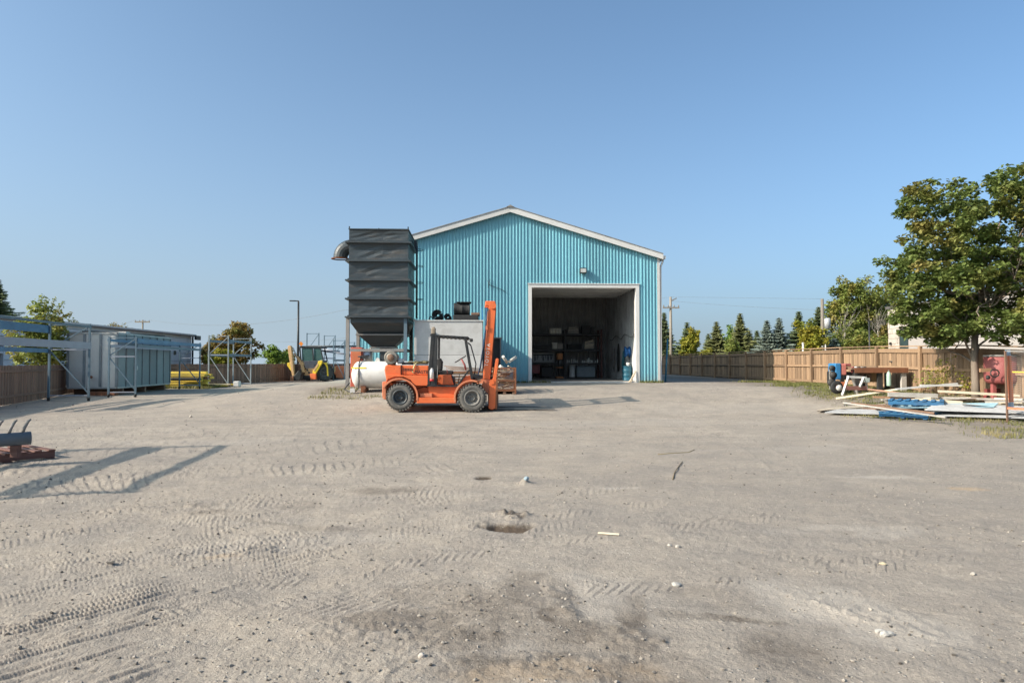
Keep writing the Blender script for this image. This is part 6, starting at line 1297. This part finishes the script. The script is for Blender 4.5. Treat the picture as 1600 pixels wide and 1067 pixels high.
dtree('shrub', 'yellow tinged shrub above the fence near the pole', 1105, 54, 545, 570, 18, LM_Y, 25, 40, .25, .09, 35, limbs=3, cat='shrub')
dtree('willow_tree', 'tall green willow with yellow patches behind the right fence', 1336, 60, 430, 560, 84, LM_W, 260, 75, .50, .11, 36, limbs=16, tr=.2, lump=.22)
dtree('willow_tree', 'shorter willow between the tall one and the white building', 1382, 62, 440, 560, 62, LM_W, 190, 70, .48, .11, 37, limbs=14, tr=.18, lump=.3)
dtree('shrub', 'wide olive shrub at the foot of the willows', 1352, 50, 520, 580, 92, LM_W, 200, 60, .38, .09, 38, limbs=3, cat='shrub')
dtree('shrub', 'orange tinged shrub left of the white building', 1394, 52, 505, 575, 30, leafmat('olive_orange', (.12, .13, .03), (.26, .18, .05), None, .25), 60, 50, .3, .09, 39, limbs=3, cat='shrub')
# bare pale branching tree in front of willows
BB = mat('pale_dead_wood', (.33, .29, .24), .9)
for k, (px, l) in enumerate(((1322, 'pale bare branching sapling in front of the tall willow'), (1372, 'pale bare branching sapling in front of the shorter willow'))):
    rg = random.Random(70+k); Y = 56; x = PX(px, Y); t_ = thing('bare_tree', l, 'tree', (x, Y, .4)); mb = MB(); base = Vector((x, Y, .4)); tp = limb(mb, base, base+Vector((0, 0, PZ(515, Y)-.4)), .05, .035, rg, 3); mb.build('trunk', BB, t_); mb = MB()
    for i in range(12):
        a = rg.uniform(-1.1, 1.1); L = rg.uniform(.8, 2.2); e_ = tp[-1]+Vector((math.sin(a)*L*.6, rg.uniform(-.5, .5), math.cos(a)*L)); qq = limb(mb, tp[rg.randrange(2, 4)], e_, .02, .007, rg, 4)
        for j in range(4): a2 = a+rg.uniform(-.8, .8); limb(mb, qq[2+j % 3], qq[2+j % 3]+Vector((math.sin(a2)*.6, rg.uniform(-.2, .2), math.cos(a2)*.6)),   .008, .004, rg, 3)
    mb.build('limb', BB, t_)
# left side
dtree('maple_tree', 'sparse light green sapling with upright twigs behind the left fence', 62, 33, 484, 585, 78, LM_L, 210, 34, .28, .075, 41, limbs=16, tr=.06, lump=.35)
rg = random.Random(44); x = PX(64, 33)
sap = [o for o in bpy.data.objects if o.get('label', '').startswith('sparse light')][0]; mb = MB(); cc = []
for px, py in ((60, 478), (72, 472), (85, 468), (98, 474), (108, 490), (66, 486)):
    e_ = P(px, py, 33); limb(mb, Vector((x+rg.uniform(-.3, .3), 33, 2.8)), e_, .02, .005, rg, 5); cc += [tuple(Vector((x, 33, 2.8)).lerp(e_, f)) for f in (.55, .7, .82, .92, 1)]
mb.build('twig', BARK, sap); leaves('crown_tip', LM_L, cc, 12, .13, .06, sap, seed=45)
dtree('maple_tree', 'orange and green maple rising behind the grey rack', 367, 72, 501, 572, 62, LM_O, 130, 50, .42, .13, 42, limbs=10, tr=.16)
dtree('maple_tree', 'lower orange maple left of the orange and green one', 330, 76, 533, 575, 34, LM_O, 60, 45, .38, .12, 43)
dtree('shrub', 'bright green bush above the far fence left of the backhoe', 428, 78, 545, 572, 38, LM_B, 60, 50, .4, .12, 46, limbs=4, cat='shrub')
dtree('shrub', 'darker bush right of the bright green bush by the backhoe', 448, 82, 547, 574, 22, LM_W, 40, 45, .4, .12, 47, limbs=4, cat='shrub')
dtree('shrub', 'yellow green bushes at the foot of the orange maple', 345, 70, 548, 575, 50, LM_Y, 60, 45, .4, .12, 48, limbs=4, cat='shrub')
dtree('tree', 'distant bare topped tree behind the warehouse roof', 180, 95, 504, 540, 30, LM_O, 40, 35, .5, .10, 49, limbs=8)
dtree('tree', 'small dark tree top just over the warehouse roof', 115, 88, 501, 540, 22, LM_S3, 30, 40, .5, .12, 50, limbs=5)
for i, (px, pyt, w_) in enumerate(((1100, 553, 30), (1130, 556, 30), (1062, 560, 20), (1165, 552, 50), (1230, 548, 60))):
    dtree('hedge', ['low hedge seen between the first spruces', 'low hedge below the olive spruce', 'low hedge at the foot of the pole by the workshop', 'low hedge at the foot of the middle spruces', 'low hedge at the foot of the bluish spruces'][i], px, 70, pyt, 577, w_, LM_S3, 50, 40, .45, .12, 60+i, limbs=0, cat='hedge')
# grass and weeds along right fence
def grass(name, label, n, fn, hmin, hmax, m, seed, w_=.006):
    rg = np.random.default_rng(seed); V = []; T = []
    c = 0
    while c < n:
        x, y = fn(rg)
        if x is None: continue
        z = gz(x, y); hh = rg.uniform(hmin, hmax); a = rg.random()*6.28; ln = rg.uniform(.1, .6)*hh; dx, dy = math.cos(a), math.sin(a); w2 = w_*(1+y*.05)
        V += [(x-dy*w2, y+dx*w2, z-.01), (x+dy*w2, y-dx*w2, z-.01), (x+dx*ln, y+dy*ln, z+hh)]; T.append(rg.random()); c += 1
    V = np.array(V); o = np_mesh(name, V, np.arange(len(V)).reshape(-1, 3), m, [('tint', 'FACE', np.array(T))], kind='stuff'); tag(o, label, 'grass')
GR = leafmat('dry_grass', (.12, .13, .03), (.32, .27, .11), None, .3); GR2 = leafmat('green_grass', (.10, .12, .03), (.22, .21, .07), (.34, .28, .13), .3)
def f_right(rg):
    y = rg.uniform(13.2, 33); x = rg.uniform(9.6, 14.35)
    edge = 12.9+.5*math.sin(y*1.3)-(1.4 if y < 27 else 0)-(.8 if y < 21 else 0)
    if x < edge: return (x, y) if (x > edge-.5 and rg.random() < .12) else (None, None)
    if vn(np.array([x*2.]), np.array([y*2.]), 5)[0] < .35: return None, None
    return x, y
grass('grass', 'patchy green and dry grass along the foot of the right fence', 20000, f_right, .03, .12, GR2, 81)
def f_near(rg):
    t = rg.random(); x = 10.1+3.6*t+rg.normal()*.12; y = 18.9-4.9*t+rg.normal()*.2; return x, y
grass('grass', 'thin dry grass fringe along the near edge of the lumber pile', 1500, f_near, .03, .09, GR, 82)
def f_tank(rg):
    if rg.random() < .5: return rg.uniform(-5.6, -2.6), 23.3+rg.normal()*.15
    return rg.uniform(-5.4, -4.3), rg.uniform(23.5, 25.5)
grass('grass', 'sparse dry grass around the white tank', 700, f_tank, .04, .14, GR, 83)
def f_face(rg):
    return (rg.uniform(7.2, 8.3), 31.2+rg.normal()*.08) if rg.random() < .4 else (rg.uniform(1.2, 3.2), 31.2+rg.normal()*.08)
grass('grass', 'short weeds growing along the foot of the blue facade', 900, f_face, .04, .16, GR2, 84)
def f_left(rg): return rg.uniform(-19.3, -15.8), rg.uniform(41.5, 46)
grass('grass', 'yellow green grass around the yellow beams', 2500, f_left, .06, .22, GR, 85, .01)
def weed(label, x, y, hh, seed, lm):
    rg = random.Random(seed); t_ = thing('weed_plant', label, 'weed', (x, y, gz(x, y)), 0); mb = MB(); cen = []
    for i in range(7):
        e_ = Vector((x+rg.uniform(-.3, .3), y+rg.uniform(-.2, .2), gz(x, y)+hh*rg.uniform(.6, 1))); limb(mb, (x+rg.uniform(-.05, .05), y, gz(x, y)), e_, .008, .003, rg, 4); cen += [tuple(Vector((x, y, gz(x, y))).lerp(e_, f)) for f in (.5, .75, 1)]
    mb.build('stem', TWIG, t_); leaves('leaf_cluster', lm, cen, 9, .10, .03, t_, seed=seed)
weed('tall yellow flowering weed left of the maple trunk', PX(1478, 20.5), 20.5, 1.15, 91, LM_Y); weed('bushy yellow green weed at the foot of the maple trunk', PX(1508, 20.0), 20.0, .8, 92, LM_Y)
weed('low yellow weed before the fence right of the bench', PX(1440, 21.5), 21.5, .7, 93, LM_L); weed('slender weed left of the tall yellow weed', PX(1462, 21), 21, 1.0, 94, LM_Y)
